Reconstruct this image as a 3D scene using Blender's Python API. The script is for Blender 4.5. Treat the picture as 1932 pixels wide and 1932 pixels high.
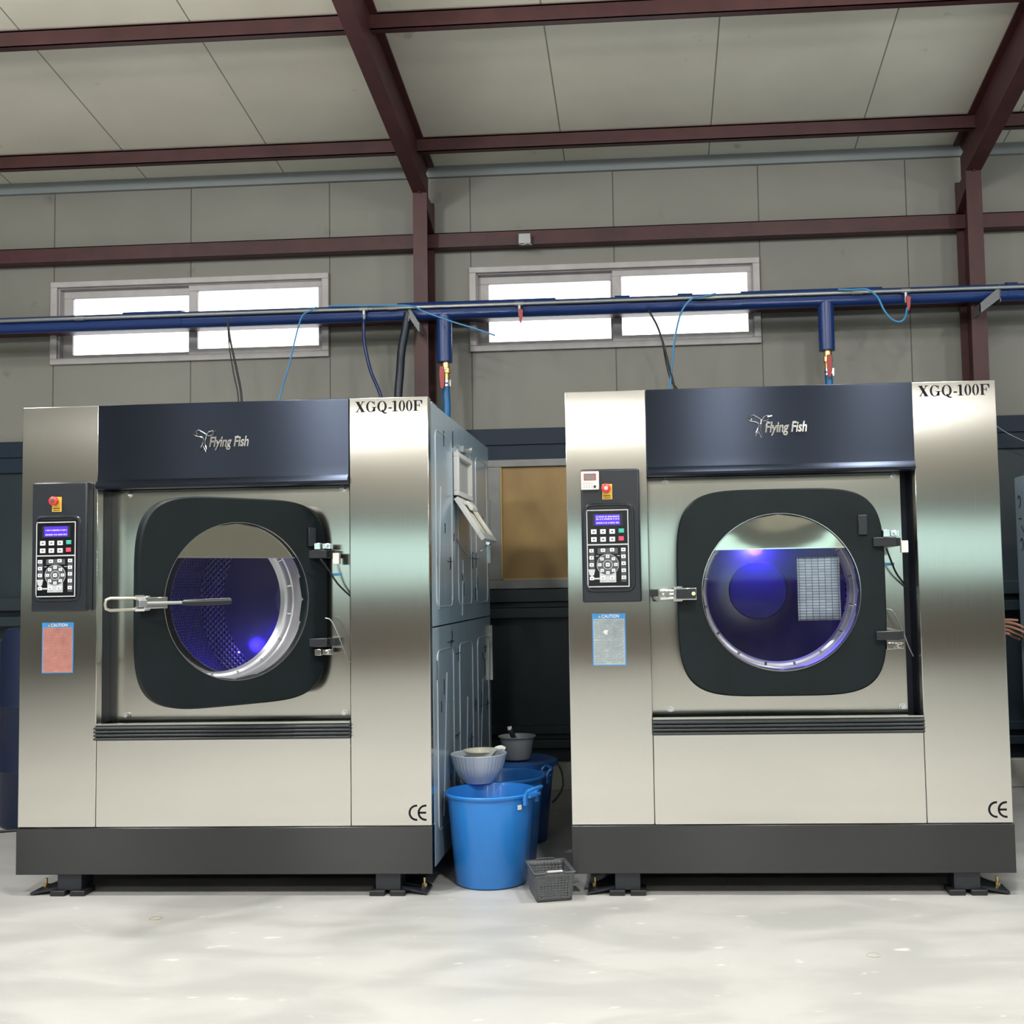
import bpy, bmesh, math, random
from mathutils import Vector, Matrix
for o in list(bpy.data.objects): bpy.data.objects.remove(o)
PI = math.pi
sc = bpy.context.scene
col = sc.collection
random.seed(5)

# ---------------------------------------------------------------- camera
H = 1.408
cam = bpy.data.cameras.new('camera'); camo = bpy.data.objects.new('camera', cam); col.objects.link(camo)
cam.sensor_width = 36.0; cam.lens = 2170.1/1932*36; cam.clip_start = .05; cam.clip_end = 200
cam.shift_x = (966-1092.9)/1932; cam.shift_y = (963.0-966)/1932
r0 = Vector((0.997745, 0.064655, -0.018041)); r1 = Vector((-0.022098, 0.062608, -0.997794)); r2 = Vector((-0.063383, 0.995942, 0.063895))
mw = Matrix(((r0.x, -r1.x, -r2.x, 0), (r0.y, -r1.y, -r2.y, 0), (r0.z, -r1.z, -r2.z, H), (0, 0, 0, 1)))
camo.matrix_world = mw
sc.camera = camo
# ---------------------------------------------------------------- world, exposure
w = bpy.data.worlds.new('world'); sc.world = w; w.use_nodes = True
bg = w.node_tree.nodes['Background']; bg.inputs[0].default_value = (.93, .97, 1, 1); bg.inputs[1].default_value = 5.0
sc.view_settings.view_transform = 'Standard'; sc.view_settings.look = 'None'
sc.view_settings.exposure = 0.08; sc.view_settings.gamma = 1.0; sc.view_settings.use_curve_mapping = False
LAMP = 300.0     # watts of each high bay lamp
CEIL_FILL = 120.0      # watts of a point light added to each lamp to brighten the ceiling
LAMPCONE = 128
sc.cycles.max_bounces = 10; sc.cycles.diffuse_bounces = 5; sc.cycles.glossy_bounces = 6
sc.cycles.transparent_max_bounces = 12; sc.cycles.sample_clamp_indirect = 6.0; sc.cycles.caustics_refractive = False
sc.cycles.caustics_reflective = False

# ---------------------------------------------------------------- materials
def new_mat(name):
    m = bpy.data.materials.new(name); m.use_nodes = True
    return m, m.node_tree, m.node_tree.nodes['Principled BSDF']
def L(nt, a, b): nt.links.new(a, b)
def mat(name, c, rough=.5, metal=0., spec=.5, coat=0., aniso=0., emit=None, es=0., bump=0., bscale=40., var=0., vscale=3., trans=0., vstretch=None):
    m, nt, b = new_mat(name)
    c = tuple(c)+(1,)
    b.inputs['Base Color'].default_value = c; b.inputs['Roughness'].default_value = rough
    b.inputs['Metallic'].default_value = metal; b.inputs['Specular IOR Level'].default_value = spec
    if coat: b.inputs['Coat Weight'].default_value = coat; b.inputs['Coat Roughness'].default_value = .12
    if trans: b.inputs['Transmission Weight'].default_value = trans
    if emit: b.inputs['Emission Color'].default_value = tuple(emit)+(1,); b.inputs['Emission Strength'].default_value = es
    tc = None
    if var or bump:
        tc = nt.nodes.new('ShaderNodeTexCoord'); mp = nt.nodes.new('ShaderNodeMapping'); L(nt, tc.outputs['Object'], mp.inputs[0])
        if vstretch: mp.inputs['Scale'].default_value = vstretch
    if var:
        n = nt.nodes.new('ShaderNodeTexNoise'); n.inputs['Scale'].default_value = vscale; n.inputs['Detail'].default_value = 6
        L(nt, mp.outputs[0], n.inputs['Vector'])
        r = nt.nodes.new('ShaderNodeMapRange'); r.inputs[1].default_value = .3; r.inputs[2].default_value = .7
        r.inputs[3].default_value = 1-var; r.inputs[4].default_value = 1+var*.5
        L(nt, n.outputs[0], r.inputs[0])
        mx = nt.nodes.new('ShaderNodeMix'); mx.data_type = 'RGBA'; mx.blend_type = 'MULTIPLY'; mx.inputs[0].default_value = 1
        mx.inputs[6].default_value = c; L(nt, r.outputs[0], mx.inputs[7]); L(nt, mx.outputs[2], b.inputs['Base Color'])
    if bump:
        n2 = nt.nodes.new('ShaderNodeTexNoise'); n2.inputs['Scale'].default_value = bscale; n2.inputs['Detail'].default_value = 3
        L(nt, mp.outputs[0], n2.inputs['Vector'])
        bp = nt.nodes.new('ShaderNodeBump'); bp.inputs['Strength'].default_value = bump; bp.inputs['Distance'].default_value = .01
        L(nt, n2.outputs[0], bp.inputs['Height']); L(nt, bp.outputs[0], b.inputs['Normal'])
    return m
def brushed(name, c, rough, wav=.12, streak=.15, grain=(1, 0, 0), aniso=.93):
    """stainless sheet; grain = direction across which reflections smear"""
    m, nt, b = new_mat(name)
    b.inputs['Base Color'].default_value = tuple(c)+(1,); b.inputs['Metallic'].default_value = 1; b.inputs['Roughness'].default_value = rough
    b.inputs['Anisotropic'].default_value = aniso
    tg = nt.nodes.new('ShaderNodeCombineXYZ')
    for k in range(3): tg.inputs[k].default_value = grain[k]
    L(nt, tg.outputs[0], b.inputs['Tangent'])
    tc = nt.nodes.new('ShaderNodeTexCoord'); mp = nt.nodes.new('ShaderNodeMapping'); mp.inputs['Scale'].default_value = (220, 30, 2.5) if grain[0] else (2.5, 30, 220)
    L(nt, tc.outputs['Object'], mp.inputs[0])
    n = nt.nodes.new('ShaderNodeTexNoise'); n.inputs['Scale'].default_value = 1; n.inputs['Detail'].default_value = 3; L(nt, mp.outputs[0], n.inputs['Vector'])
    r = nt.nodes.new('ShaderNodeMapRange'); r.inputs[3].default_value = rough*(1-streak); r.inputs[4].default_value = rough*(1+streak)
    L(nt, n.outputs[0], r.inputs[0]); L(nt, r.outputs[0], b.inputs['Roughness'])
    mp2 = nt.nodes.new('ShaderNodeMapping'); mp2.inputs['Scale'].default_value = (1.2, 1.2, 1.0); L(nt, tc.outputs['Object'], mp2.inputs[0])
    n2 = nt.nodes.new('ShaderNodeTexNoise'); n2.inputs['Scale'].default_value = 1.1; n2.inputs['Detail'].default_value = 1; L(nt, mp2.outputs[0], n2.inputs['Vector'])
    b2 = nt.nodes.new('ShaderNodeBump'); b2.inputs['Strength'].default_value = wav; b2.inputs['Distance'].default_value = .03
    L(nt, n2.outputs[0], b2.inputs['Height']); L(nt, b2.outputs[0], b.inputs['Normal'])
    return m
def glassmat(name, tint=(1, 1, 1), refl=1.0):
    m = bpy.data.materials.new(name); m.use_nodes = True; nt = m.node_tree; nt.nodes.clear()
    o = nt.nodes.new('ShaderNodeOutputMaterial'); mx = nt.nodes.new('ShaderNodeMixShader'); t = nt.nodes.new('ShaderNodeBsdfTransparent')
    g = nt.nodes.new('ShaderNodeBsdfGlossy'); g.inputs['Roughness'].default_value = .02; fr = nt.nodes.new('ShaderNodeFresnel'); fr.inputs[0].default_value = 1.5
    t.inputs[0].default_value = tuple(tint)+(1,)
    k = nt.nodes.new('ShaderNodeMath'); k.operation = 'MULTIPLY'; k.inputs[1].default_value = refl; k.use_clamp = True
    L(nt, fr.outputs[0], k.inputs[0]); L(nt, k.outputs[0], mx.inputs[0]); L(nt, t.outputs[0], mx.inputs[1]); L(nt, g.outputs[0], mx.inputs[2]); L(nt, mx.outputs[0], o.inputs[0])
    return m

def panel_mat(name, c, seam_x0, step, dark=.35, stain=.25):
    """painted sandwich panel with vertical joints every `step` metres of world X"""
    m, nt, b = new_mat(name); b.inputs['Roughness'].default_value = .5
    tc = nt.nodes.new('ShaderNodeTexCoord'); sp = nt.nodes.new('ShaderNodeSeparateXYZ'); L(nt, tc.outputs['Object'], sp.inputs[0])
    def M(op, a, bb=None, cl=False):
        q = nt.nodes.new('ShaderNodeMath'); q.operation = op; q.use_clamp = cl
        for i, v in enumerate((a, bb)):
            if v is None: continue
            if isinstance(v, (int, float)): q.inputs[i].default_value = v
            else: L(nt, v, q.inputs[i])
        return q.outputs[0]
    t = M('FLOORED_MODULO', M('SUBTRACT', sp.outputs[0], seam_x0-step/2), step)
    d = M('ABSOLUTE', M('SUBTRACT', t, step/2))
    seam = M('LESS_THAN', d, .0045)
    # micro ribs
    n = nt.nodes.new('ShaderNodeTexNoise'); n.inputs['Scale'].default_value = 1.3; n.inputs['Detail'].default_value = 5; L(nt, tc.outputs['Object'], n.inputs['Vector'])
    n3 = nt.nodes.new('ShaderNodeTexNoise'); n3.inputs['Scale'].default_value = 5; n3.inputs['Detail'].default_value = 8; L(nt, tc.outputs['Object'], n3.inputs['Vector'])
    r3 = nt.nodes.new('ShaderNodeMapRange'); r3.inputs[1].default_value = .68; r3.inputs[2].default_value = .78; r3.inputs[3].default_value = 1; r3.inputs[4].default_value = 1-stain
    L(nt, n3.outputs[0], r3.inputs[0])
    r = nt.nodes.new('ShaderNodeMapRange'); r.inputs[1].default_value = .3; r.inputs[2].default_value = .7; r.inputs[3].default_value = .9; r.inputs[4].default_value = 1.05
    L(nt, n.outputs[0], r.inputs[0])
    k = M('MULTIPLY', r.outputs[0], r3.outputs[0])
    k2 = M('MULTIPLY', k, M('SUBTRACT', 1.0, M('MULTIPLY', seam, 1-dark)))
    mx = nt.nodes.new('ShaderNodeMix'); mx.data_type = 'RGBA'; mx.blend_type = 'MULTIPLY'; mx.inputs[0].default_value = 1
    mx.inputs[6].default_value = tuple(c)+(1,); L(nt, k2, mx.inputs[7]); L(nt, mx.outputs[2], b.inputs['Base Color'])
    return m

def floor_mat():
    m, nt, b = new_mat('floor_epoxy')
    tc = nt.nodes.new('ShaderNodeTexCoord'); mp = nt.nodes.new('ShaderNodeMapping'); mp.inputs['Scale'].default_value = (.8, 1.6, 1); L(nt, tc.outputs['Object'], mp.inputs[0])
    n = nt.nodes.new('ShaderNodeTexNoise'); n.inputs['Scale'].default_value = 2.2; n.inputs['Detail'].default_value = 5; n.inputs['Distortion'].default_value = .6; L(nt, mp.outputs[0], n.inputs['Vector'])
    cr = nt.nodes.new('ShaderNodeValToRGB'); cr.color_ramp.interpolation = 'EASE'
    e = cr.color_ramp.elements; e[0].position = .35; e[0].color = (.31, .31, .30, 1); e[1].position = .62; e[1].color = (.375, .372, .36, 1)
    L(nt, n.outputs[0], cr.inputs[0])
    n2 = nt.nodes.new('ShaderNodeTexNoise'); n2.inputs['Scale'].default_value = 9; n2.inputs['Detail'].default_value = 6; L(nt, mp.outputs[0], n2.inputs['Vector'])
    r2 = nt.nodes.new('ShaderNodeMapRange'); r2.inputs[1].default_value = .66; r2.inputs[2].default_value = .72; L(nt, n2.outputs[0], r2.inputs[0])
    mx = nt.nodes.new('ShaderNodeMix'); mx.data_type = 'RGBA'; mx.inputs[7].default_value = (.48, .48, .465, 1); L(nt, r2.outputs[0], mx.inputs[0]); L(nt, cr.outputs[0], mx.inputs[6])
    L(nt, mx.outputs[2], b.inputs['Base Color'])
    r = nt.nodes.new('ShaderNodeMapRange'); r.inputs[3].default_value = .3; r.inputs[4].default_value = .5; L(nt, n.outputs[0], r.inputs[0]); L(nt, r.outputs[0], b.inputs['Roughness'])
    b.inputs['Specular IOR Level'].default_value = .35
    return m

def drum_mat(name, c=(.5, .5, .52)):
    """perforated stainless: round holes on a staggered grid in UV space (metres)"""
    m, nt, b = new_mat(name); b.inputs['Metallic'].default_value = .6; b.inputs['Roughness'].default_value = .28
    uv = nt.nodes.new('ShaderNodeUVMap'); mp = nt.nodes.new('ShaderNodeMapping'); mp.inputs['Scale'].default_value = (42, 42, 1); mp.inputs['Rotation'].default_value = (0, 0, PI/4)
    L(nt, uv.outputs[0], mp.inputs[0])
    v = nt.nodes.new('ShaderNodeTexVoronoi'); v.inputs['Randomness'].default_value = 0; v.inputs['Scale'].default_value = 1; v.voronoi_dimensions = '2D'
    L(nt, mp.outputs[0], v.inputs['Vector'])
    r = nt.nodes.new('ShaderNodeMapRange'); r.inputs[1].default_value = .22; r.inputs[2].default_value = .3; L(nt, v.outputs['Distance'], r.inputs[0])
    mx = nt.nodes.new('ShaderNodeMix'); mx.data_type = 'RGBA'; mx.inputs[6].default_value = (.02, .02, .03, 1); mx.inputs[7].default_value = tuple(c)+(1,); L(nt, r.outputs[0], mx.inputs[0])
    L(nt, mx.outputs[2], b.inputs['Base Color'])
    r2 = nt.nodes.new('ShaderNodeMapRange'); r2.inputs[1].default_value = .2; r2.inputs[2].default_value = .55; L(nt, v.outputs['Distance'], r2.inputs[0])
    bp = nt.nodes.new('ShaderNodeBump'); bp.inputs['Strength'].default_value = .7; bp.inputs['Distance'].default_value = .006; L(nt, r2.outputs[0], bp.inputs['Height']); L(nt, bp.outputs[0], b.inputs['Normal'])
    return m

def reflected_sheet_mat():
    m, nt, b = new_mat('reflected_sheet'); b.inputs['Roughness'].default_value = .6  # colours of a reflected chart, laid on a solid sheet
    tc = nt.nodes.new('ShaderNodeTexCoord'); mp = nt.nodes.new('ShaderNodeMapping'); mp.inputs['Rotation'].default_value = (PI/2, 0, 0); L(nt, tc.outputs['Object'], mp.inputs[0])
    br = nt.nodes.new('ShaderNodeTexBrick'); br.offset = 0; br.inputs['Scale'].default_value = 1; br.inputs['Brick Width'].default_value = .029; br.inputs['Row Height'].default_value = .0125; br.inputs['Mortar Size'].default_value = .0016
    br.inputs[1].default_value = (.26, .31, .36, 1); br.inputs[2].default_value = (.36, .41, .45, 1); br.inputs[3].default_value = (.08, .09, .12, 1); L(nt, mp.outputs[0], br.inputs[0])
    L(nt, br.outputs[0], b.inputs['Base Color'])
    return m

STEEL = brushed('brushed_stainless', (.70, .685, .645), .17, wav=.06)
STEELM = brushed('brushed_stainless_plate', (.70, .68, .63), .15, wav=.35, aniso=.6)
BLKST = brushed('black_titanium_steel', (.027, .033, .047), .34, wav=.05, grain=(0, 0, 1))
BASEST = brushed('base_black_steel', (.06, .062, .064), .4, wav=.05, grain=(0, 0, 1))
FILM = mat('film_covered_stainless', (.36, .46, .54), .2, .2, bump=.28, bscale=3, vstretch=(3, 3, .5))
CHROME = mat('chrome', (.82, .82, .84), .1, 1.)
MIRROR = mat('polished_plate', (.74, .74, .64), .05, 1., bump=.12, bscale=2.2)
DARKST = mat('recess_shade_steel', (.03, .035, .05), .35, .6)  # steel coloured near black to stand for shade inside the cabinet
BLACKP = mat('black_plastic', (.012, .014, .018), .35)
DOORM = mat('matte_dark_green_black_door', (.005, .0095, .012), .5, 0., spec=.22, var=.35, vscale=5)
BOXM = mat('charcoal_panel_plastic', (.013, .016, .023), .36)
KEYM = mat('keypad_black', (.004, .004, .006), .25)
GREYK = mat('keypad_grey_print', (.5, .52, .55), .5)
DGREYK = mat('keypad_dark_grey_print', (.07, .075, .085), .5)
WHITEB = mat('white_button', (.75, .77, .8), .4)
GREENB = mat('green_button', (.05, .42, .32), .4)
REDB = mat('red_button', (.75, .05, .1), .4, emit=(1, .08, .15), es=.25)
LCD = mat('blue_lcd_screen', (.02, .0, .3), .3, emit=(.10, .04, 1), es=1.1)
LCDT = mat('lcd_text', (.3, .3, .8), .3, emit=(.45, .42, 1), es=1.0)
YELP = mat('yellow_plate', (.75, .45, .06), .4)
REDM = mat('red_mushroom', (.62, .05, .04), .3)
INK = mat('black_ink', (.008, .008, .014), .6, spec=.15)
WHITE = mat('white_plastic', (.72, .71, .68), .4)
BLUEB = mat('sticker_blue', (.04, .25, .6), .5)
STICK1 = mat('sticker_pinkish', (.46, .2, .17), .5, var=.2, vscale=30)
STICK2 = mat('sticker_grey', (.34, .4, .42), .5, var=.15, vscale=30)
STXT = mat('sticker_print', (.2, .22, .25), .6)
RUBBER = mat('black_rubber', (.01, .01, .012), .5)
DISC = mat('grey_hub_disc', (.26, .27, .31), .5)
CONE = mat('drum_back_polished', (.36, .35, .42), .24, .75, bump=.12, bscale=4)
DRUM = drum_mat('perforated_drum', (.42, .41, .48))
SATIN = mat('satin_ring', (.62, .61, .62), .28, .6)
GLASS = glassmat('door_glass', (.93, .95, 1), 1.1)
WGLASS = glassmat('window_glass', (1, 1, 1), 1)
LEDM = mat('blue_led', (.1, .1, 1), .3, emit=(.06, .04, 1), es=25)
WALLM = panel_mat('wall_sandwich_panel_shaded', (.25, .25, .225), -3.314, 1.0275)  # same panel as the roof; the weaker light here is put into the colour
ROOFM = panel_mat('roof_sandwich_panel', (.85, .83, .72), -3.637, 1.0225, stain=.35)
OXIDE = mat('red_oxide_steel', (.065, .019, .021), .5, var=.3, vscale=6)
NAVY = mat('navy_lower_wall_shaded', (.014, .026, .036), .45, var=.25, vscale=2)  # navy paint, with the shade below the windows also put into the colour
NAVY2 = mat('navy_trim', (.016, .028, .05), .5, spec=.25)
EAVE = mat('grey_flashing', (.24, .27, .28), .5)
PVC = mat('window_frame_pvc', (.52, .5, .505), .4, var=.12, vscale=9)
PLY = mat('varnished_board', (.33, .21, .075), .5, var=.22, vscale=4, vstretch=(1, 1, .6))
GREYFR = mat('grey_frame', (.27, .28, .28), .5, var=.15, vscale=6)
CONC = mat('pale_concrete', (.5, .5, .45), .8, var=.2, vscale=6)
BLUEW = mat('blue_wrap', (.012, .045, .2), .3, bump=.1, bscale=12)
BLUEH = mat('blue_hose', (.01, .16, .42), .35)
SILV = mat('galvanized', (.34, .36, .37), .35, .7)
BRASS = mat('brass', (.75, .55, .25), .3, 1.)
REDH = mat('red_lever', (.45, .04, .04), .4)
LBLUE = mat('light_blue_tube', (.06, .3, .62), .35)
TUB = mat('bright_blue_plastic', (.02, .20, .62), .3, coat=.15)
TUBD = mat('shaded_deep_blue_plastic', (.01, .085, .30), .32, coat=.1)  # tub blue darkened for the shade at the back of the row
BOWL = mat('grey_enamel_bowl', (.52, .57, .63), .3)
IVORY = mat('ivory_plastic', (.72, .70, .58), .4)
POT = mat('grey_plastic_pot', (.25, .25, .25), .5)
BASK = mat('dark_grey_plastic', (.075, .08, .085), .5)
SKIN = mat('skin', (.42, .22, .15), .5)
HAIR = mat('black_hair', (.01, .009, .008), .6)
SHIRT = mat('dark_shirt', (.03, .035, .05), .8)
TROUS = mat('dark_trousers', (.02, .02, .025), .8)
TUBE = mat('lamp_disc', (1, 1, 1), .4, emit=(1, .985, .93), es=30)
RIDGE_M = mat('film_ridge', (.62, .67, .7), .2, .4)
WIRE = mat('black_wire', (.012, .012, .015), .45)

# ---------------------------------------------------------------- mesh helpers
class MB:
    def __init__(s): s.v = []; s.f = []; s.m = []; s.uv = {}
    def add(s, vs, fs, mi=0):
        n = len(s.v); s.v += [tuple(p) for p in vs]
        for f in fs: s.f.append([i+n for i in f]); s.m.append(mi)
        return s
    def box(s, x0, x1, y0, y1, z0, z1, mi=0):
        v = [(x, y, z) for z in (z0, z1) for y in (y0, y1) for x in (x0, x1)]
        return s.add(v, [(0, 2, 3, 1), (4, 5, 7, 6), (0, 1, 5, 4), (2, 6, 7, 3), (0, 4, 6, 2), (1, 3, 7, 5)], mi)
    def prism(s, pts, axis, a, b, mi=0):
        """polygon pts (u,v) extruded along axis from a to b; axis y: (x,z), x: (y,z), z: (x,y)"""
        def P(u, v, t): return {'y': (u, t, v), 'x': (t, u, v), 'z': (u, v, t)}[axis]
        n = len(pts); vs = [P(u, v, a) for u, v in pts]+[P(u, v, b) for u, v in pts]
        fs = [tuple(range(n)), tuple(range(2*n-1, n-1, -1))]+[(i, i+n, (i+1) % n+n, (i+1) % n) for i in range(n)]
        return s.add(vs, fs, mi)
    def cyl(s, p0, p1, r0, r1=None, n=20, mi=0, caps=True):
        r1 = r0 if r1 is None else r1; p0 = Vector(p0); p1 = Vector(p1); d = (p1-p0).normalized()
        a = d.orthogonal().normalized(); b = d.cross(a)
        vs = []
        for p, r in ((p0, r0), (p1, r1)):
            for i in range(n):
                t = 2*PI*i/n; vs.append(p+a*math.cos(t)*r+b*math.sin(t)*r)
        fs = [(i, (i+1) % n, (i+1) % n+n, i+n) for i in range(n)]
        if caps: fs += [tuple(range(n-1, -1, -1)), tuple(range(n, 2*n))]
        return s.add(vs, fs, mi)
    def lathe(s, prof, c=(0, 0, 0), axis='z', n=48, mi=0, closed=False, a0=0, a1=2*PI):
        """prof [(r,h)]; axis z: up; axis y: profile h along +y"""
        full = abs(a1-a0-2*PI) < 1e-6; k = n if full else n+1
        vs = []
        for r, h in prof:
            for i in range(k):
                t = a0+(a1-a0)*i/n; x, y = r*math.cos(t), r*math.sin(t)
                vs.append((c[0]+x, c[1]+y, c[2]+h) if axis == 'z' else (c[0]+x, c[1]+h, c[2]+y))
        fs = []; m = len(prof)
        for j in range(m if closed else m-1):
            j2 = (j+1) % m
            for i in range(n):
                i2 = (i+1) % k if full else i+1
                fs.append((j*k+i, j*k+i2, j2*k+i2, j2*k+i))
        return s.add(vs, fs, mi)
    def tube(s, pts, r, n=8, mi=0, smooth=0, caps=True):
        pts = [Vector(p) for p in pts]
        if smooth and len(pts) > 2:
            q = []
            for i in range(len(pts)-1):
                p0 = pts[max(i-1, 0)]; p1 = pts[i]; p2 = pts[i+1]; p3 = pts[min(i+2, len(pts)-1)]
                for k in range(smooth):
                    t = k/smooth
                    q.append(.5*((2*p1)+(-p0+p2)*t+(2*p0-5*p1+4*p2-p3)*t*t+(-p0+3*p1-3*p2+p3)*t**3))
            q.append(pts[-1]); pts = q
        rs = r if isinstance(r, (list, tuple)) else [r]*len(pts)
        if len(rs) != len(pts): rs = [rs[min(int(i/(len(pts)-1)*(len(rs)-1)+.5), len(rs)-1)] for i in range(len(pts))]
        vs = []; a = None
        for i, p in enumerate(pts):
            d = (pts[min(i+1, len(pts)-1)]-pts[max(i-1, 0)]).normalized()
            a = d.orthogonal().normalized() if a is None else (a-d*a.dot(d)).normalized()
            b = d.cross(a)
            for k in range(n):
                t = 2*PI*k/n; vs.append(p+(a*math.cos(t)+b*math.sin(t))*rs[i])
        fs = [(i*n+k, i*n+(k+1) % n, (i+1)*n+(k+1) % n, (i+1)*n+k) for i in range(len(pts)-1) for k in range(n)]
        if caps: fs += [tuple(range(n-1, -1, -1)), tuple(range((len(pts)-1)*n, len(pts)*n))]
        return s.add(vs, fs, mi)
    def ball(s, c, r, n=16, mi=0, sc=(1, 1, 1)):
        prof = [(max(r*math.sin(PI*j/10), 1e-5), -r*math.cos(PI*j/10)) for j in range(11)]
        k = len(s.v); s.lathe(prof, (0, 0, 0), 'z', n, mi)
        for i in range(k, len(s.v)):
            x, y, z = s.v[i]; s.v[i] = (c[0]+x*sc[0], c[1]+y*sc[1], c[2]+z*sc[2])
        return s
    def xf(s, M, k=0):
        for i in range(k, len(s.v)): s.v[i] = tuple(M @ Vector(s.v[i]))
        return s
    def build(s, name, mats, parent=None, bevel=0, loc=None, smooth=35, fixn=True):
        me = bpy.data.meshes.new(name); me.from_pydata(s.v, [], s.f)
        mats = mats if isinstance(mats, (list, tuple)) else [mats]
        for m in mats: me.materials.append(m)
        if len(mats) > 1: me.polygons.foreach_set('material_index', s.m)
        if fixn:
            bm = bmesh.new(); bm.from_mesh(me); bmesh.ops.recalc_face_normals(bm, faces=bm.faces); bm.to_mesh(me); bm.free()
        me.polygons.foreach_set('use_smooth', [True]*len(me.polygons))
        me.set_sharp_from_angle(angle=math.radians(smooth)); me.update()
        o = bpy.data.objects.new(name, me); col.objects.link(o)
        if parent: o.parent = parent
        if loc: o.location = loc
        if bevel:
            b = o.modifiers.new('bevel', 'BEVEL'); b.width = bevel; b.segments = 2; b.limit_method = 'ANGLE'; b.angle_limit = math.radians(50)
        return o
def empty(name, loc=(0, 0, 0), rz=0, parent=None):
    o = bpy.data.objects.new(name, None); col.objects.link(o); o.location = loc; o.rotation_euler = (0, 0, rz); o.empty_display_size = .1
    if parent: o.parent = parent
    return o
def tag(o, label, cat=None, group=None, kind=None):
    o['label'] = label
    if cat: o['category'] = cat
    if group: o['group'] = group
    if kind: o['kind'] = kind
    return o
def struct(o, label): return tag(o, label, None, None, 'structure')
def text_mesh(name, body, size, m, parent, loc, shear=0., sx=1., extrude=.002, offset=0., bevel=0.):
    cu = bpy.data.curves.new(name+'_c', 'FONT'); cu.body = body; cu.size = size; cu.shear = shear; cu.extrude = extrude; cu.offset = offset; cu.bevel_depth = bevel
    t = bpy.data.objects.new(name+'_t', cu); col.objects.link(t)
    dg = bpy.context.evaluated_depsgraph_get(); dg.update()
    me = bpy.data.meshes.new_from_object(t.evaluated_get(dg)); bpy.data.objects.remove(t); bpy.data.curves.remove(cu)
    me.materials.clear(); me.materials.append(m)
    for v in me.vertices: v.co = Vector((v.co.x*sx, -v.co.z, v.co.y))
    o = bpy.data.objects.new(name, me); col.objects.link(o); o.parent = parent; o.location = loc
    return o
def superell(cx, cz, a, b, e, n=72):
    r = []
    for i in range(n):
        t = 2*PI*i/n; c, s_ = math.cos(t), math.sin(t)
        r.append((cx+a*math.copysign(abs(c)**(2/e), c), cz+b*math.copysign(abs(s_)**(2/e), s_)))
    return r
#@@BODY@@
# ---------------------------------------------------------------- the hall
WY = 8.05; SL = .1656; ZE = 4.42; RIDGE = -1.0; FARY = -10.05; XL, XR = -11.5, 9.0
def zr(y): return ZE+SL*(WY-y) if y >= RIDGE else ZE+SL*(y-FARY)
struct(MB().box(XL-.2, XR+.2, FARY-.2, WY+.2, -.2, 0).build('floor', floor_mat()), 'pale grey glossy epoxy floor')
ZR = zr(RIDGE)
struct(MB().prism([(WY+.3, zr(WY+.3)), (RIDGE, ZR), (RIDGE, ZR+.12), (WY+.3, zr(WY+.3)+.12)], 'x', XL-.2, XR+.2)
       .prism([(FARY-.3, ZE-.05), (RIDGE, ZR), (RIDGE, ZR+.12), (FARY-.3, ZE+.07)], 'x', XL-.2, XR+.2).build('ceiling', ROOFM), 'sloped cream sandwich panel roof')
def wall_rects(y0, y1, x0, x1, z0, z1, holes, mt, name):
    """holes (x0,x1,z0,z1) sorted in x"""
    b = MB(); x = x0
    for hx0, hx1, hz0, hz1 in holes:
        b.box(x, hx0, y0, y1, z0, z1); b.box(hx0, hx1, y0, y1, z0, hz0); b.box(hx0, hx1, y0, y1, hz1, z1); x = hx1
    b.box(x, x1, y0, y1, z0, z1)
    return b.build(name, mt)
WIN = [(-4.355, -2.29), (-1.27, .79)]
struct(wall_rects(WY, WY+.12, XL-.2, XR+.2, 0, 4.45, [(a+.03, b-.03, 3.09, 3.66) for a, b in WIN], WALLM, 'wall_back'), 'cream sandwich panel back wall, greyed for the weaker light on it')
# far side of the hall behind the camera: frosted glazing over a brown dado, cream cladding above
FROST = bpy.data.materials.new('frosted_glazing'); FROST.use_nodes = True
nt = FROST.node_tree; nt.nodes.clear(); o_ = nt.nodes.new('ShaderNodeOutputMaterial'); tr_ = nt.nodes.new('ShaderNodeBsdfTranslucent'); tr_.inputs[0].default_value = (.46, .54, .52, 1); L(nt, tr_.outputs[0], o_.inputs[0])
CREAM = mat('cream_cladding', (.56, .53, .44), .6)
DADO = mat('brown_dado', (.10, .075, .06), .5)
GREYC = mat('grey_cladding', (.10, .11, .11), .6)
FW = [(-9.5+i*2.6, -9.5+i*2.6+2.3) for i in range(7)]
struct(wall_rects(FARY-.12, FARY, XL-.2, XR+.2, 0, 4.45, [(a, b, 1.42, 2.42) for a, b in FW], CREAM, 'wall_front'), 'cream far wall with a band of frosted windows')
struct(MB().box(XL, XR, FARY, FARY+.03, 0, 1.4).build('wall_front_dado', DADO), 'brown painted lower part of the far wall')
struct(MB().box(XL, XR, FARY, FARY+.04, 2.42, 2.85).build('wall_front_band', GREYC), 'grey band above the far windows')
for i, (a, b) in enumerate(FW):
    struct(MB().box(a, b, FARY-.06, FARY-.05, 1.42, 2.42).build('window_%d' % (i+4), FROST), 'frosted window in the far wall')
struct(MB().box(XL, XR, FARY, FARY+.03, 2.85, 3.45).build('wall_front_fascia', mat('mid_grey_cladding', (.34, .33, .3), .6)), 'mid grey fascia on the far wall')
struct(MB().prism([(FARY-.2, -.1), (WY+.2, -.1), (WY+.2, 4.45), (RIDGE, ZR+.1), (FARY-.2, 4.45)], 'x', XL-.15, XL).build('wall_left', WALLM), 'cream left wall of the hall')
struct(MB().prism([(FARY-.2, -.1), (WY+.2, -.1), (WY+.2, 4.45), (RIDGE, ZR+.1), (FARY-.2, 4.45)], 'x', XR, XR+.15).build('wall_right', WALLM), 'cream right wall of the hall')
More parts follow.
